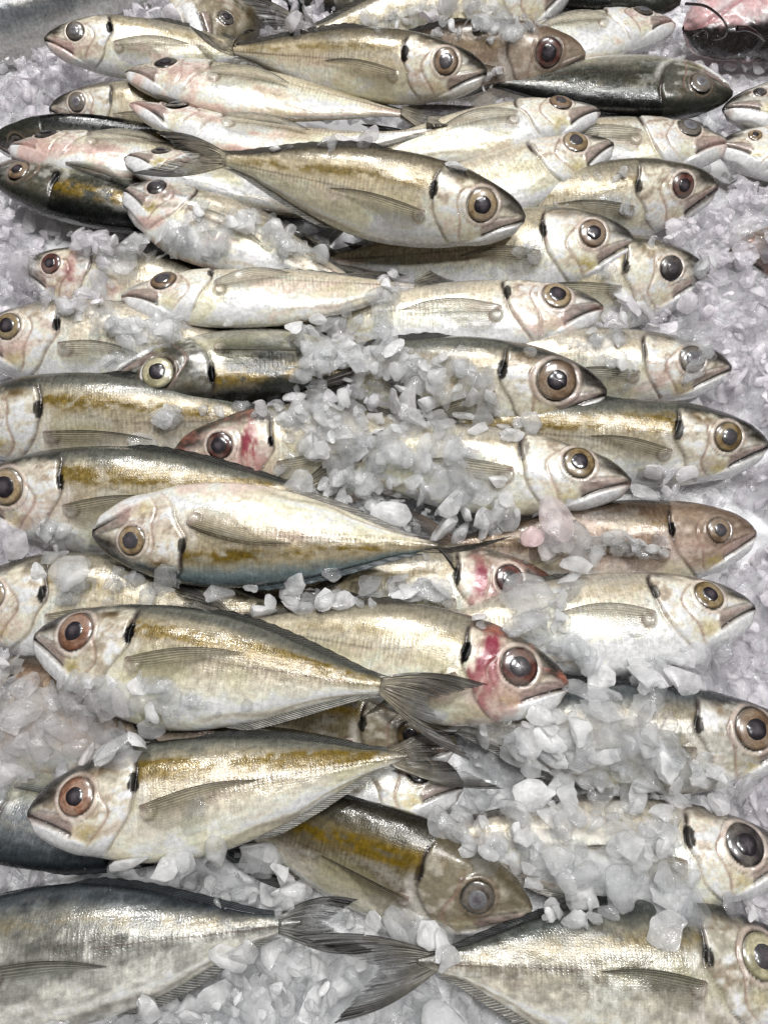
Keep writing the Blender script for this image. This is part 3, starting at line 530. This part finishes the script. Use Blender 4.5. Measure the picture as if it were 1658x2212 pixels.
# the pink whiskered fish in the top right corner
def catfish():
    p0, p1 = at(1474, 62, .034), at(1980, 20, .034); ax = p1 - p0; Lc = .20; ax /= np.linalg.norm(ax); zz_ = np.array([0, 0, 1.0]); sd = np.cross(zz_, ax); sd /= np.linalg.norm(sd)
    M = Matrix(((ax[0], sd[0], 0, p0[0]), (ax[1], sd[1], 0, p0[1]), (ax[2], sd[2], 1, p0[2]), (0, 0, 0, 1)))
    root = thing('catfish', 'pink whiskered fish lying belly up in the top right corner', 'fish', M)
    n, m = 150, 110; U, TH = np.meshgrid(np.linspace(0, 1, n), np.linspace(0, 2*np.pi, m, endpoint=False), indexing='ij')
    rad = curve([0, .03, .1, .2, .35, .6, 1], [.002, .014, .022, .027, .030, .026, .004], U)
    nz = fbm(U*14 + 3, np.sin(TH)*2.2 + 5 + .7*np.cos(TH)); n2 = fbm(U*40 + 9, TH*5 + 3)
    rr = rad*(1 + .22*(nz - .5) + .06*(n2 - .5)); y, z = rr*1.05*np.cos(TH), rr*.85*np.sin(TH)
    # mouth furrow and throat folds
    fold = np.exp(-((U - .20 - .25*np.cos(TH))/.02)**2)*sm(.0, .6, np.sin(TH)); z = z - .004*fold
    C = np.ones(U.shape + (3,))*np.array((.66, .42, .42)); C = mix(C, np.array((.80, .70, .69)), sm(.42, .62, nz)); C = mix(C, np.array((.42, .10, .13)), sm(.60, .72, n2*.5 + nz*.5)*.9)
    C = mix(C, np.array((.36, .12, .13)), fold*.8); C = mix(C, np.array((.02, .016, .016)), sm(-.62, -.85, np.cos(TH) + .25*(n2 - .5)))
    C = C*(.7 + .6*n2)[..., None]; Mk = np.zeros(U.shape + (4,)); Mk[..., 3] = 1
    V = np.stack([U*Lc, y, z], -1).reshape(-1, 3)
    mesh_obj('body', V, grid_quads(n, m, True), SKIN, colors=np.clip(C, 0, 1).reshape(-1, 3), masks=Mk.reshape(-1, 4), uvs=np.stack([U, TH/6.3], -1).reshape(-1, 2), parent=root)
    SURF.append((np.array([list(M @ Vector(v)) for v in V.reshape(n, m, 3)[::5, ::5].reshape(-1, 3)]), grid_quads(len(range(0, n, 5)), len(range(0, m, 5)), True)))
    Mi = np.array(M.inverted())
    def tube(nm, pts, r0, colr):
        P = np.array(pts); t = np.linspace(0, len(P)-1, 60); Q = np.stack([curve(np.arange(len(P)), P[:, k], t) for k in range(3)], -1)
        T = np.gradient(Q, axis=0); T /= np.linalg.norm(T, axis=-1, keepdims=True); A = np.cross(T, [0, 0, 1.0]); A /= np.linalg.norm(A, axis=-1, keepdims=True) + 1e-9; B = np.cross(A, T)
        an = np.linspace(0, 2*np.pi, 10, endpoint=False); r = r0*(1 - .75*np.linspace(0, 1, 60))
        V = Q[:, None] + (A[:, None]*np.cos(an)[None, :, None] + B[:, None]*np.sin(an)[None, :, None])*r[:, None, None]
        V = V.reshape(-1, 3) @ Mi[:3, :3].T + Mi[:3, 3]
        mesh_obj(nm, V, grid_quads(60, 10, True), EYE, colors=np.tile(np.array(colr), (600, 1)), parent=root)
    tube('whisker', [at(1480, 8, .050), at(1518, 12, .060), at(1545, 28, .064), at(1566, 52, .064), at(1566, 76, .056), at(1545, 86, .044), at(1522, 82, .036)], .0011, (.02, .014, .014))
    tube('whisker', [at(1496, 78, .046), at(1508, 70, .052), at(1520, 66, .054), at(1527, 74, .05), at(1526, 84, .044)], .0006, (.03, .02, .02))
    tube('mouth', [at(1590, 62, .062), at(1612, 62, .062), at(1632, 72, .058), at(1650, 88, .050)], .0022, (.03, .015, .016))
    CLEAR.append((1570, 50, 80, .02)); CLEAR.append((1660, 50, 60, .02))
catfish()


# ------------------------------------------------------------------ ice
def ico(sub):
    import bmesh
    bm = bmesh.new(); bmesh.ops.create_icosphere(bm, subdivisions=sub, radius=1)
    v = np.array([x.co[:] for x in bm.verts]); f = np.array([[x.index for x in p.verts] for p in bm.faces]); bm.free(); return v, f
def chip_shape(rs, sub):
    v, f = ico(sub); v = v.copy()
    for k in range(rs.integers(7, 11)):
        d = rs.normal(size=3); d /= np.linalg.norm(d); h = rs.uniform(.36, .8); e = v @ d - h
        v -= np.outer(np.clip(e, 0, None)*1.0, d)
    ph = rs.random(3)*20
    nz = fbm(v[:, 0]*2.2 + ph[0] + v[:, 2]*1.3, v[:, 1]*2.2 + ph[1] + v[:, 2]*1.7, 3) - .5
    v *= (1 + .42*nz)[:, None]
    v *= np.array([1, rs.uniform(.55, .95), rs.uniform(.24, .50)]); v /= np.abs(v[:, :2]).max()*1.0; return v, f
CHIPS = [chip_shape(RNG, 2) for k in range(40)]; CHIPS_HI = [chip_shape(RNG, 3) for k in range(30)]
def rotm(rs, tilt):
    az = rs.uniform(0, 2*np.pi); ti = rs.normal()*tilt; ta = rs.uniform(0, 2*np.pi)
    Rz = np.array([[math.cos(az), -math.sin(az), 0], [math.sin(az), math.cos(az), 0], [0, 0, 1]])
    ax = Vector((math.cos(ta), math.sin(ta), 0)); return np.array(Matrix.Rotation(ti, 3, ax)) @ Rz
# height field of everything that lies on the table (3 mm cells)
HX0, HX1, HY0, HY1, CELL = -.46, .46, -.17, .76, .0022
NX, NY = int((HX1-HX0)/CELL), int((HY1-HY0)/CELL)
vv, ff, o_ = [], [], 0
for p, q in SURF: vv.append(p); ff.append(q + o_); o_ += len(p)
if vv:
    BV = BVHTree.FromPolygons([tuple(x) for x in np.concatenate(vv)], [tuple(int(i) for i in x) for x in np.concatenate(ff)])
BEDZ = lambda x, y: .006 + .016*(fbm(np.asarray(x)*22 + 50, np.asarray(y)*22 + 50) - .4)
HM = np.zeros((NX, NY)); ISF = np.zeros((NX, NY), bool)
for i in range(NX):
    for j in range(NY):
        x, y = HX0 + (i+.5)*CELL, HY0 + (j+.5)*CELL
        h = BV.ray_cast(Vector((x, y, 1)), Vector((0, 0, -1)))
        if h[0] is not None and h[0].z > 0: HM[i, j] = h[0].z; ISF[i, j] = True
cx_, cy_ = np.meshgrid(HX0 + (np.arange(NX)+.5)*CELL, HY0 + (np.arange(NY)+.5)*CELL, indexing='ij')
HM = np.maximum(HM, BEDZ(cx_, cy_)); HF = HM.copy()
def project(p):
    d = np.asarray(p) - CAMP; f = d @ FWD; k = TV/(PH/2); return d[0]/f/k + PW/2, PH/2 - (d @ UPV)/f/k
def headclear(x, y, z, r):
    px, py = project((x, y, z))
    for (cx, cy, cr, cz) in CLEAR:
        if (px-cx)**2 + (py-cy)**2 < (cr + r*1400)**2 and z > cz - .03: return True
    return False
class Pile:
    def __init__(s): s.v, s.f, s.c, s.n = [], [], [], 0
    def add(s, V, F, c): s.v.append(V); s.f.append(F + s.n); s.n += len(V); s.c.append(np.tile(np.asarray(c, np.float32), (len(V), 1)))
    def build(s, name):
        return mesh_obj(name, np.concatenate(s.v), None, ICE, tris=np.concatenate(s.f), chip=np.concatenate(s.c), sharp=48)
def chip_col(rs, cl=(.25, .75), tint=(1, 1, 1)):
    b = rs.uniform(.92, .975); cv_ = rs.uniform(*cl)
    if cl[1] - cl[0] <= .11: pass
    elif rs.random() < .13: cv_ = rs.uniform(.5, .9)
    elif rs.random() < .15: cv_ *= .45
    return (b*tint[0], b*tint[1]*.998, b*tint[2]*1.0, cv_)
def cells(x, y, r):
    i0, i1 = int((x-r-HX0)/CELL), int((x+r-HX0)/CELL)+1; j0, j1 = int((y-r-HY0)/CELL), int((y+r-HY0)/CELL)+1
    return slice(max(i0, 0), max(min(i1, NX), 0)), slice(max(j0, 0), max(min(j1, NY), 0))
def drop(pile, rs, x, y, r, cl, tilt=.35, sink=.35, tint=(1, 1, 1), hi=False, zbase=None, maxlayer=.03, free=False, flat=1.0):
    si, sj = cells(x, y, r*.55); h = HM[si, sj]
    if h.size == 0: return None
    top = np.percentile(h, 72) if zbase is None else zbase
    if CLEAR and not free and headclear(x, y, top + r*.4, r): return None
    if top - np.percentile(HF[si, sj], 72) > maxlayer: return None
    V, F = (CHIPS_HI if hi else CHIPS)[rs.integers(30 if hi else 40)]
    # lie along the local slope
    gx = gy = 0.0
    sl, sk = cells(x, y, r*1.0); hh = HM[sl, sk]
    if hh.shape[0] > 2 and hh.shape[1] > 2:
        gx = float(np.clip((hh[-1].mean() - hh[0].mean())/(CELL*(hh.shape[0]-1)), -.9, .9)); gy = float(np.clip((hh[:, -1].mean() - hh[:, 0].mean())/(CELL*(hh.shape[1]-1)), -.9, .9))
    nr = Vector((-gx, -gy, 1)).normalized(); Q = np.array(Vector((0, 0, 1)).rotation_difference(nr).to_matrix())
    W = (V*np.array([1, 1, flat])) @ (Q @ rotm(rs, tilt)).T * r
    hz = (W[:, 2].max() - W[:, 2].min())/2; zc = top + hz*(1 - 2*sink)
    W = W + np.array([x, y, zc])
    si, sj = cells(x, y, r*.6); HM[si, sj] = np.maximum(HM[si, sj], zc + hz*.55)
    col = chip_col(rs, cl, tint)
    if pile is not None: pile.add(W, F, col)
    return W, F, col, (x, y, zc)

gx = np.linspace(-.8, .8, 260); gy = np.linspace(-.25, 1.3, 260); GX, GY = np.meshgrid(gx, gy, indexing='ij')
bo = mesh_obj('ice_bed', np.stack([GX, GY, BEDZ(GX, GY) - .003], -1).reshape(-1, 3), grid_quads(260, 260)[:, ::-1], BED); bo['kind'] = 'structure'
IR = np.random.default_rng(77)
def inframe(x, y, z, m=.22):
    d = np.array([x, y, z]) - CAMP; f = d @ FWD; k = TV/(PH/2)
    return abs(d[0]/f) < (PW/2)*k + m and abs((d @ UPV)/f) < TV + m
pile = Pile(); nb = 0
# the bed of crushed ice the fish lie in
for pas, (rmin, rmax, cover, cl) in enumerate(((.005, .0115, 1.3, (.30, .85)), (.004, .010, 1.1, (.22, .75)), (.002, .004, .35, (0.14, 0.44)))):
    area = (HX1-HX0)*(HY1-HY0); n = int(cover*area/(np.pi*((rmin+rmax)*.5*.72)**2))
    for k in range(n):
        x, y = IR.uniform(HX0, HX1), IR.uniform(HY0, HY1)
        i, j = min(int((x-HX0)/CELL), NX-1), min(int((y-HY0)/CELL), NY-1)
        if not inframe(x, y, HF[i, j]): continue
        if ISF[i, j] and HF[i, j] > .026: continue
        # whole neighbourhood buried under fish: nobody can see it
        si, sj = cells(x, y, .012)
        if ISF[si, sj].mean() > .97 and HF[si, sj].min() > .02: continue
        r = IR.uniform(rmin, rmax)*(1 + .35*(IR.random() > .93))
        lil = float(np.clip(max((y-.18)/.15, (abs(x)-.12)/.08), 0, 1)); tn = (1, 1 - .035*lil, 1 - .004*lil)  # lilac cast of the light put into chip colour, far end and sides
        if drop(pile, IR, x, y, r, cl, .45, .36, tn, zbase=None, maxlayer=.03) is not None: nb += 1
def first_hit(px, py):
    d = ray(px, py); d = d/np.linalg.norm(d); h = BV.ray_cast(Vector(CAMP), Vector(d))
    t = -CAMP[2]/d[2] if h[0] is None else h[3]
    if h[0] is not None and h[0].z < .008: t = -(CAMP[2]-.008)/d[2]
    return CAMP + d*t
onfish = Pile(); big = []
def bank(cx, cy, rx, ry, cover, rmin=.004, rmax=.0098, cl=(.10, .46), ang=0, tint=(1, 1, 1), maxl=.013):
    pc = first_hit(cx, cy); m = .6*np.dot(pc - CAMP, FWD)*TV/(PH/2)/.6
    aw = np.pi*rx*ry*m*m*1.35; n = int(cover*aw/(np.pi*((rmin+rmax)*.45*.72)**2)); c, s = math.cos(ang), math.sin(ang)
    for k in range(n):
        q = math.sqrt(IR.random())*(1 if IR.random() < .85 else 1.2); a = IR.uniform(0, 2*np.pi); u, v = q*rx*math.cos(a), q*ry*math.sin(a)
        p = first_hit(cx + u*c - v*s, cy + u*s + v*c)
        r = rmin + (rmax-rmin)*IR.random()**2.0
        if IR.random() < .09 and len(big) < 240:
            w = drop(None, IR, p[0], p[1], r*1.35, cl, .5, .25, tint, hi=True, maxlayer=maxl)
            if w: big.append(w)
        else: drop(onfish, IR, p[0], p[1], r, cl, .40, .30, tint, hi=(p[1] < .22), maxlayer=maxl)
PK = (1.0, .965, .955); LV = (1.0, .97, 1.0); YL = (1, .985, .94)  # LV carries the lilac light cast as a chip tint
for b in [
    (560, 1885, 150, 60, 1.6), (800, 1985, 150, 55, 1.5), (880, 2030, 80, 40, 1.2), (330, 1870, 120, 22, .5),
    (1190, 1800, 270, 75, 1.7), (1330, 1880, 200, 60, 1.7), (1060, 1720, 130, 55, 1.4), (1300, 1965, 110, 28, .8), (1480, 1945, 60, 30, .8), (1430, 1690, 130, 50, 1.0),
    (1250, 1640, 170, 62, 1.15), (1330, 1560, 150, 60, .35), (1480, 1690, 100, 30, .9), (1080, 1650, 70, 60, 1.1), (1210, 1500, 60, 30, .5),
    (130, 1590, 190, 110, 1.5, .0045, .0105, (0.09, 0.33), 0, PK), (280, 1590, 80, 55, 1.2), (45, 1440, 50, 60, 1.0), (160, 1480, 80, 45, 1.0), (40, 1700, 70, 50, .9, .0045, .0105, (0.09, 0.33), 0, PK),
    (330, 1500, 120, 42, .7, .003, .006, (0.07, 0.25)), (430, 1540, 120, 25, .5, .003, .006, (0.07, 0.25)), (380, 1605, 170, 22, .9, .003, .006),
    (520, 1285, 260, 22, 1.1), (300, 1235, 90, 42, 1.2), (850, 1255, 80, 48, 1.6), (700, 1278, 120, 25, 1.0), (170, 1330, 170, 40, .6, .0045, .0105, (0.09, 0.30)),
    (1090, 1290, 170, 85, 1.3, .004, .009), (1010, 1260, 90, 60, .8, .0045, .0105, (0.07, 0.28)), (1190, 1200, 90, 60, 1.3, .0045, .0105, (0.09, 0.33), 0, PK), (1150, 1170, 60, 40, 1.0, .0045, .0105, (0.09, 0.33), 0, (1, .8, .8)),
    (1210, 1370, 120, 95, 1.7), (1330, 1440, 110, 40, 1.2), (1160, 1450, 80, 40, 1.0),
    (1330, 1225, 190, 45, 1.3), (1250, 1180, 110, 40, .6, .0045, .0105, (0.07, 0.28)), (1470, 1250, 60, 30, .9),
    (480, 1000, 100, 45, .9, .0045, .0105, (0.09, 0.30)), (660, 960, 160, 70, .6, .0045, .0105, (0.09, 0.33)), (880, 960, 130, 65, .8, .004, .009), (900, 1070, 110, 60, 1.5), (770, 1060, 120, 30, 1.0), (1010, 1030, 100, 60, .7, .0045, .0105, (0.09, 0.28)),
    (760, 790, 160, 85, 1.9, .0045, .0095), (680, 870, 140, 40, 1.4), (1000, 860, 140, 62, 1.4), (900, 770, 80, 50, 1.3), (560, 900, 110, 40, .9), (1070, 900, 80, 40, .9), (1150, 930, 60, 25, .9),
    (640, 570, 200, 30, 1.7), (600, 525, 150, 52, 1.3), (420, 570, 90, 30, .9), (740, 500, 90, 40, 1.0), (860, 665, 60, 60, 1.3), (620, 738, 220, 24, 1.5), (830, 730, 90, 30, 1.4), (850, 590, 90, 25, 1.1),
    (320, 745, 130, 62, 1.1, .0045, .0105, (0.09, 0.33)), (220, 680, 100, 40, .7, .0045, .0105, (0.09, 0.33)), (420, 720, 60, 30, .8),
    (90, 560, 120, 60, 1.1, .0045, .0105, (0.14, 0.39), 0, LV), (250, 590, 120, 60, 1.2, .0045, .0105, (0.11, 0.33)), (90, 640, 120, 40, 1.3, .0045, .0105, (0.16, 0.44), 0, LV), (330, 530, 90, 50, 1.2),
    (330, 945, 90, 50, 1.1), (180, 975, 100, 25, .8), (240, 900, 90, 30, .4, .0045, .0105, (0.07, 0.25)),
    (190, 1155, 110, 45, 1.1), (250, 1290, 130, 55, 1.0, .0045, .0105, (0.09, 0.30)), (60, 1190, 80, 30, .8), (140, 1250, 90, 30, .5, .0045, .0105, (0.09, 0.28)),
    (1320, 630, 120, 75, 1.2, .0045, .0105, (0.11, 0.33)), (1270, 715, 130, 34, 1.3), (1480, 640, 60, 50, 1.0), (1460, 750, 80, 32, .8, .0045, .0105, (0.09, 0.28)), (1300, 690, 90, 40, .8), (1260, 800, 90, 50, .4, .0045, .0105, (0.07, 0.22)),
    (1410, 490, 90, 42, 1.2), (1120, 570, 90, 28, .8), (1340, 455, 80, 40, .6, .003, .006, (0.07, 0.25)),
    (700, 255, 160, 24, 1.0), (840, 235, 70, 22, 1.0), (620, 245, 40, 40, .8), (640, 445, 70, 40, .6), (840, 505, 40, 30, .6), (560, 410, 30, 30, .3),
    (1010, 370, 60, 42, 1.0), (890, 320, 40, 26, 1.0), (1160, 290, 30, 20, .6),
    (1040, 160, 80, 55, 1.4), (960, 70, 200, 40, 1.2), (1100, 40, 120, 40, 1.6), (1200, 90, 60, 40, .5), (690, 60, 40, 12, .3),
    (300, 285, 55, 28, 1.0), (330, 375, 50, 22, .8), (180, 395, 60, 14, .3), (1350, 265, 120, 16, .7), (1230, 250, 60, 14, .7), (1500, 345, 100, 20, .8), (1280, 380, 80, 18, .6),
    (1330, 930, 100, 30, .5, .0045, .0105, (0.07, 0.25)), (1380, 1052, 140, 24, 1.0), (1610, 560, 60, 60, .9, .0045, .0105, (0.11, 0.33), 0, PK), (1600, 380, 60, 50, .6, .0045, .0105, (0.09, 0.28)), (1600, 215, 70, 50, 1.0), (1610, 320, 70, 45, 1.1),
    (10, 1480, 60, 60, .8, .0045, .0105, (0.09, 0.28)), (900, 1660, 40, 20, .2), (1010, 1570, 50, 30, .4),
    (930, 985, 110, 60, .6), (760, 985, 120, 60, .5), (1180, 590, 60, 30, .8), (480, 755, 150, 26, 1.2), (170, 600, 170, 70, 1.0, .0045, .0105, (.2, .6), 0, LV), (1400, 830, 90, 26, .9), (1180, 770, 60, 24, .8),
    (1280, 560, 70, 50, 1.0), (380, 480, 90, 50, 1.1), (250, 500, 110, 40, 1.2), (1350, 1620, 110, 60, .9), (1380, 1830, 110, 60, 1.0), (60, 1530, 90, 70, 1.2, .0045, .0105, (.15, .5), 0, PK), (720, 1290, 160, 30, .9), (480, 920, 40, 20, .8), (200, 960, 120, 40, .7),
    (1260, 1610, 160, 70, .8), (1150, 1590, 80, 50, .8), (1340, 655, 120, 60, .8), (1430, 620, 60, 40, .8), (720, 575, 120, 22, .9), (330, 780, 110, 26, .7), (560, 730, 120, 20, .8), (1100, 1410, 70, 50, .9),
    (1480, 590, 60, 34, .9), (1400, 590, 80, 40, .8), (1500, 765, 60, 30, .7), (1100, 585, 70, 26, .9), (1000, 560, 60, 20, .8), (300, 1050, 60, 24, .35), (330, 905, 80, 34, .7), (230, 930, 80, 34, .6), (150, 1140, 100, 40, .9), (420, 985, 70, 30, .9),
    (120, 690, 60, 24, .5), (80, 560, 60, 36, .9, .0045, .0105, (.25, .6), 0, LV), (200, 560, 80, 30, .9), (1300, 1060, 70, 24, .8), (1150, 1060, 60, 20, .5), (1390, 905, 60, 20, .4), (1550, 1250, 50, 20, .5), (1440, 1420, 80, 24, .8),
    (1230, 195, 60, 24, .8), (1420, 262, 100, 16, .8), (1330, 160, 60, 14, .4), (1400, 1500, 60, 24, .5), (1440, 1650, 60, 40, .6), (1420, 1760, 60, 40, .7), (40, 1330, 60, 30, .6), (300, 690, 70, 26, .5), (700, 930, 100, 40, .6), (1450, 800, 90, 30, .5),
]: bank(*b)
# chips in the hollows that overhanging fish hide from above
for k in range(5200):
    px, py = IR.uniform(-10, PW+10), IR.uniform(-10, PH+10); p = first_hit(px, py)
    if p[2] > .0085: continue
    ci_, cj_ = min(max(int((p[0]-HX0)/CELL), 0), NX-1), min(max(int((p[1]-HY0)/CELL), 0), NY-1)
    if HF[ci_, cj_] < .022: continue
    drop(pile, IR, p[0], p[1], IR.uniform(.004, .0095), (.25, .7), .5, .35, zbase=float(BEDZ(p[0], p[1])) - .002 + .010*IR.random(), maxlayer=.03, free=True)
special = []
def one(label, px, py, r, cl=(.12, .2), tint=(1, 1, 1), flat=1.0, tilt=.1, sink=.15):
    p = first_hit(px, py); w = drop(None, IR, p[0], p[1], r, cl, tilt, sink, tint, hi=True, maxlayer=.1, free=True, flat=flat)
    if w: special.append((label, w))
one('thin round lens of clear ice stuck to the belly of the lowest whole fish', 428, 1768, .0095, (.05, .08), flat=.5, tilt=.03)
one('blood tinted pink chunk of ice beside the brown headed fish', 1185, 1148, .013, (.25, .35), (1, .88, .87))
one('squarish clear block of ice below the belly up blue backed fish', 388, 1282, .012, (.15, .25), tilt=.6)
one('pointed clear flake of ice right by the nose of the red cheeked fish', 1252, 1500, .012, (.2, .3))
one('small clear flake lying on the back of the fish behind the red cheek', 1296, 1545, .009, (.2, .3))
one('flat pale flake on the back of the large grey green fish', 1430, 2003, .0095, (.3, .4), flat=.6)
one('tall clear slab of ice standing beside the dark eyed iced fish', 1140, 1292, .016, (.2, .3), tilt=.9)
# wet slush that binds the chips: a sheet under their tops, dipping below the skin where there is no ice
def blur(a, n):
    for k in range(n):
        b = np.pad(a, 1, mode='edge'); a = (b[:-2, 1:-1] + b[2:, 1:-1] + b[1:-1, :-2] + b[1:-1, 2:] + 2*b[1:-1, 1:-1])/6
    return a
T = HM - HF; Ts = blur(T, 5); SZ = blur(HF, 1) + np.where(ISF, 1.0*Ts - .0055, .55*Ts - .001) + .0012*(fbm(cx_*180, cy_*180) - .5)
# near a sharp drop (the outline of a fish) the slush dips out of sight instead of ending in a cut
gm = np.zeros((NX, NY)); gm[:-1] = np.maximum(gm[:-1], np.abs(np.diff(HF, axis=0))); gm[:, :-1] = np.maximum(gm[:, :-1], np.abs(np.diff(HF, axis=1)))
SZ = SZ - .016*np.clip(blur((gm > .009).astype(float), 7)*3.0, 0, 1)
keep = (Ts > .0025)
kq = keep[:-1, :-1] | keep[1:, :-1] | keep[:-1, 1:] | keep[1:, 1:]
qs = np.stack([SZ[:-1, :-1], SZ[1:, :-1], SZ[:-1, 1:], SZ[1:, 1:]]); kq &= (qs.max(0) - qs.min(0)) < .0045
Q = grid_quads(NX, NY).reshape(NX-1, NY-1, 4)[kq][:, ::-1]
used = np.unique(Q); remap = -np.ones(NX*NY, int); remap[used] = np.arange(len(used))
SV = np.stack([cx_, cy_, SZ], -1).reshape(-1, 3)[used]
sl = mesh_obj('slush', SV, remap[Q], ICE, chip=np.tile(np.array([.95, .955, .96, .34], np.float32), (len(SV), 1))); sl['kind'] = 'stuff'
ci = pile.build('crushed_ice'); ci['kind'] = 'stuff'
oi = onfish.build('crushed_ice_layer'); oi['kind'] = 'stuff'
# loose chunks big enough to pick up: things of their own
for k, (Wv, F, c, ctr) in enumerate(big):
    o = mesh_obj('ice_chunk', Wv - np.array(ctr), None, ICE, tris=F, chip=np.tile(np.asarray(c, np.float32), (len(Wv), 1)), sharp=48)
    o.location = ctr; o['label'] = 'clear chunk of crushed ice lying loose on the heap of fish'; o['category'] = 'ice'; o['group'] = 'loose ice chunks on the fish'
print('ICE', nb, len(onfish.v), len(big))

for label, (Wv, F, c, ctr) in special:
    o = mesh_obj('ice_chunk', Wv - np.array(ctr), None, ICE, tris=F, chip=np.tile(np.asarray(c, np.float32), (len(Wv), 1)), sharp=48)
    o.location = ctr; o['label'] = label; o['category'] = 'ice'
# tiny icy grains added to give the skins the sparkle of wet light
grains = Pile(); cv, cf_ = ico(1)
for k in range(9000):
    px, py = IR.uniform(-20, PW+20), IR.uniform(-20, PH+20)
    if fbm(np.array(px*.012), np.array(py*.02), 3) < .47: continue
    d = ray(px, py); d = d/np.linalg.norm(d); h = BV.ray_cast(Vector(CAMP), Vector(d))
    if h[0] is None or h[0].z < .01: continue
    r = .00035 + .0007*IR.random()**3
    grains.add(cv*r*np.array([1, 1, .7])*(1 + .3*(IR.random((len(cv), 1)) - .5)) + np.array(h[0]) + np.array(h[1])*(r*.3 + .0004), cf_, (.97, .97, .98, .35))
co = grains.build('sparkle_grains'); co['kind'] = 'stuff'


# ------------------------------------------------------------------ light
w = bpy.data.worlds.new('World'); SC.world = w; w.use_nodes = True
bg = w.node_tree.nodes['Background']; bg.inputs[0].default_value = (.93, .96, 1, 1); bg.inputs[1].default_value = .008
def lamp(name, loc, target, energy, sx, sy, colr=(1, 1, 1)):
    l = bpy.data.lights.new(name, 'AREA'); l.shape = 'RECTANGLE'; l.size = sx; l.size_y = sy; l.energy = energy*1.30; l.color = colr
    o = bpy.data.objects.new(name, l); COL.objects.link(o); o.location = loc
    o.rotation_euler = (Vector(target) - Vector(loc)).to_track_quat('-Z', 'Y').to_euler(); return o
lamp('ceiling_panel', (0, .30, 1.6), (0, .25, 0), 12, .55, .45, (1, .993, .985))
lamp('ceiling_lamp', (-.25, .85, 1.3), (0, .25, 0), 8.5, .11, .05, (1, .99, .975))
lamp('ceiling_lamp', (.45, -.05, 1.4), (0, .2, 0), 7, .11, .05, (1, .99, .98))

# ------------------------------------------------------------------ render settings
SC.render.engine = 'CYCLES'; cy = SC.cycles
cy.use_denoising = True
try: cy.denoiser = 'OPENIMAGEDENOISE'
except Exception: pass
cy.max_bounces = 12; cy.diffuse_bounces = 4; cy.glossy_bounces = 3; cy.transmission_bounces = 8; cy.transparent_max_bounces = 24
cy.caustics_reflective = False; cy.caustics_refractive = True; cy.blur_glossy = 1.0; cy.sample_clamp_indirect = 4
SC.view_settings.view_transform = 'Standard'; SC.view_settings.look = 'None'; SC.view_settings.exposure = 0; SC.view_settings.gamma = 1
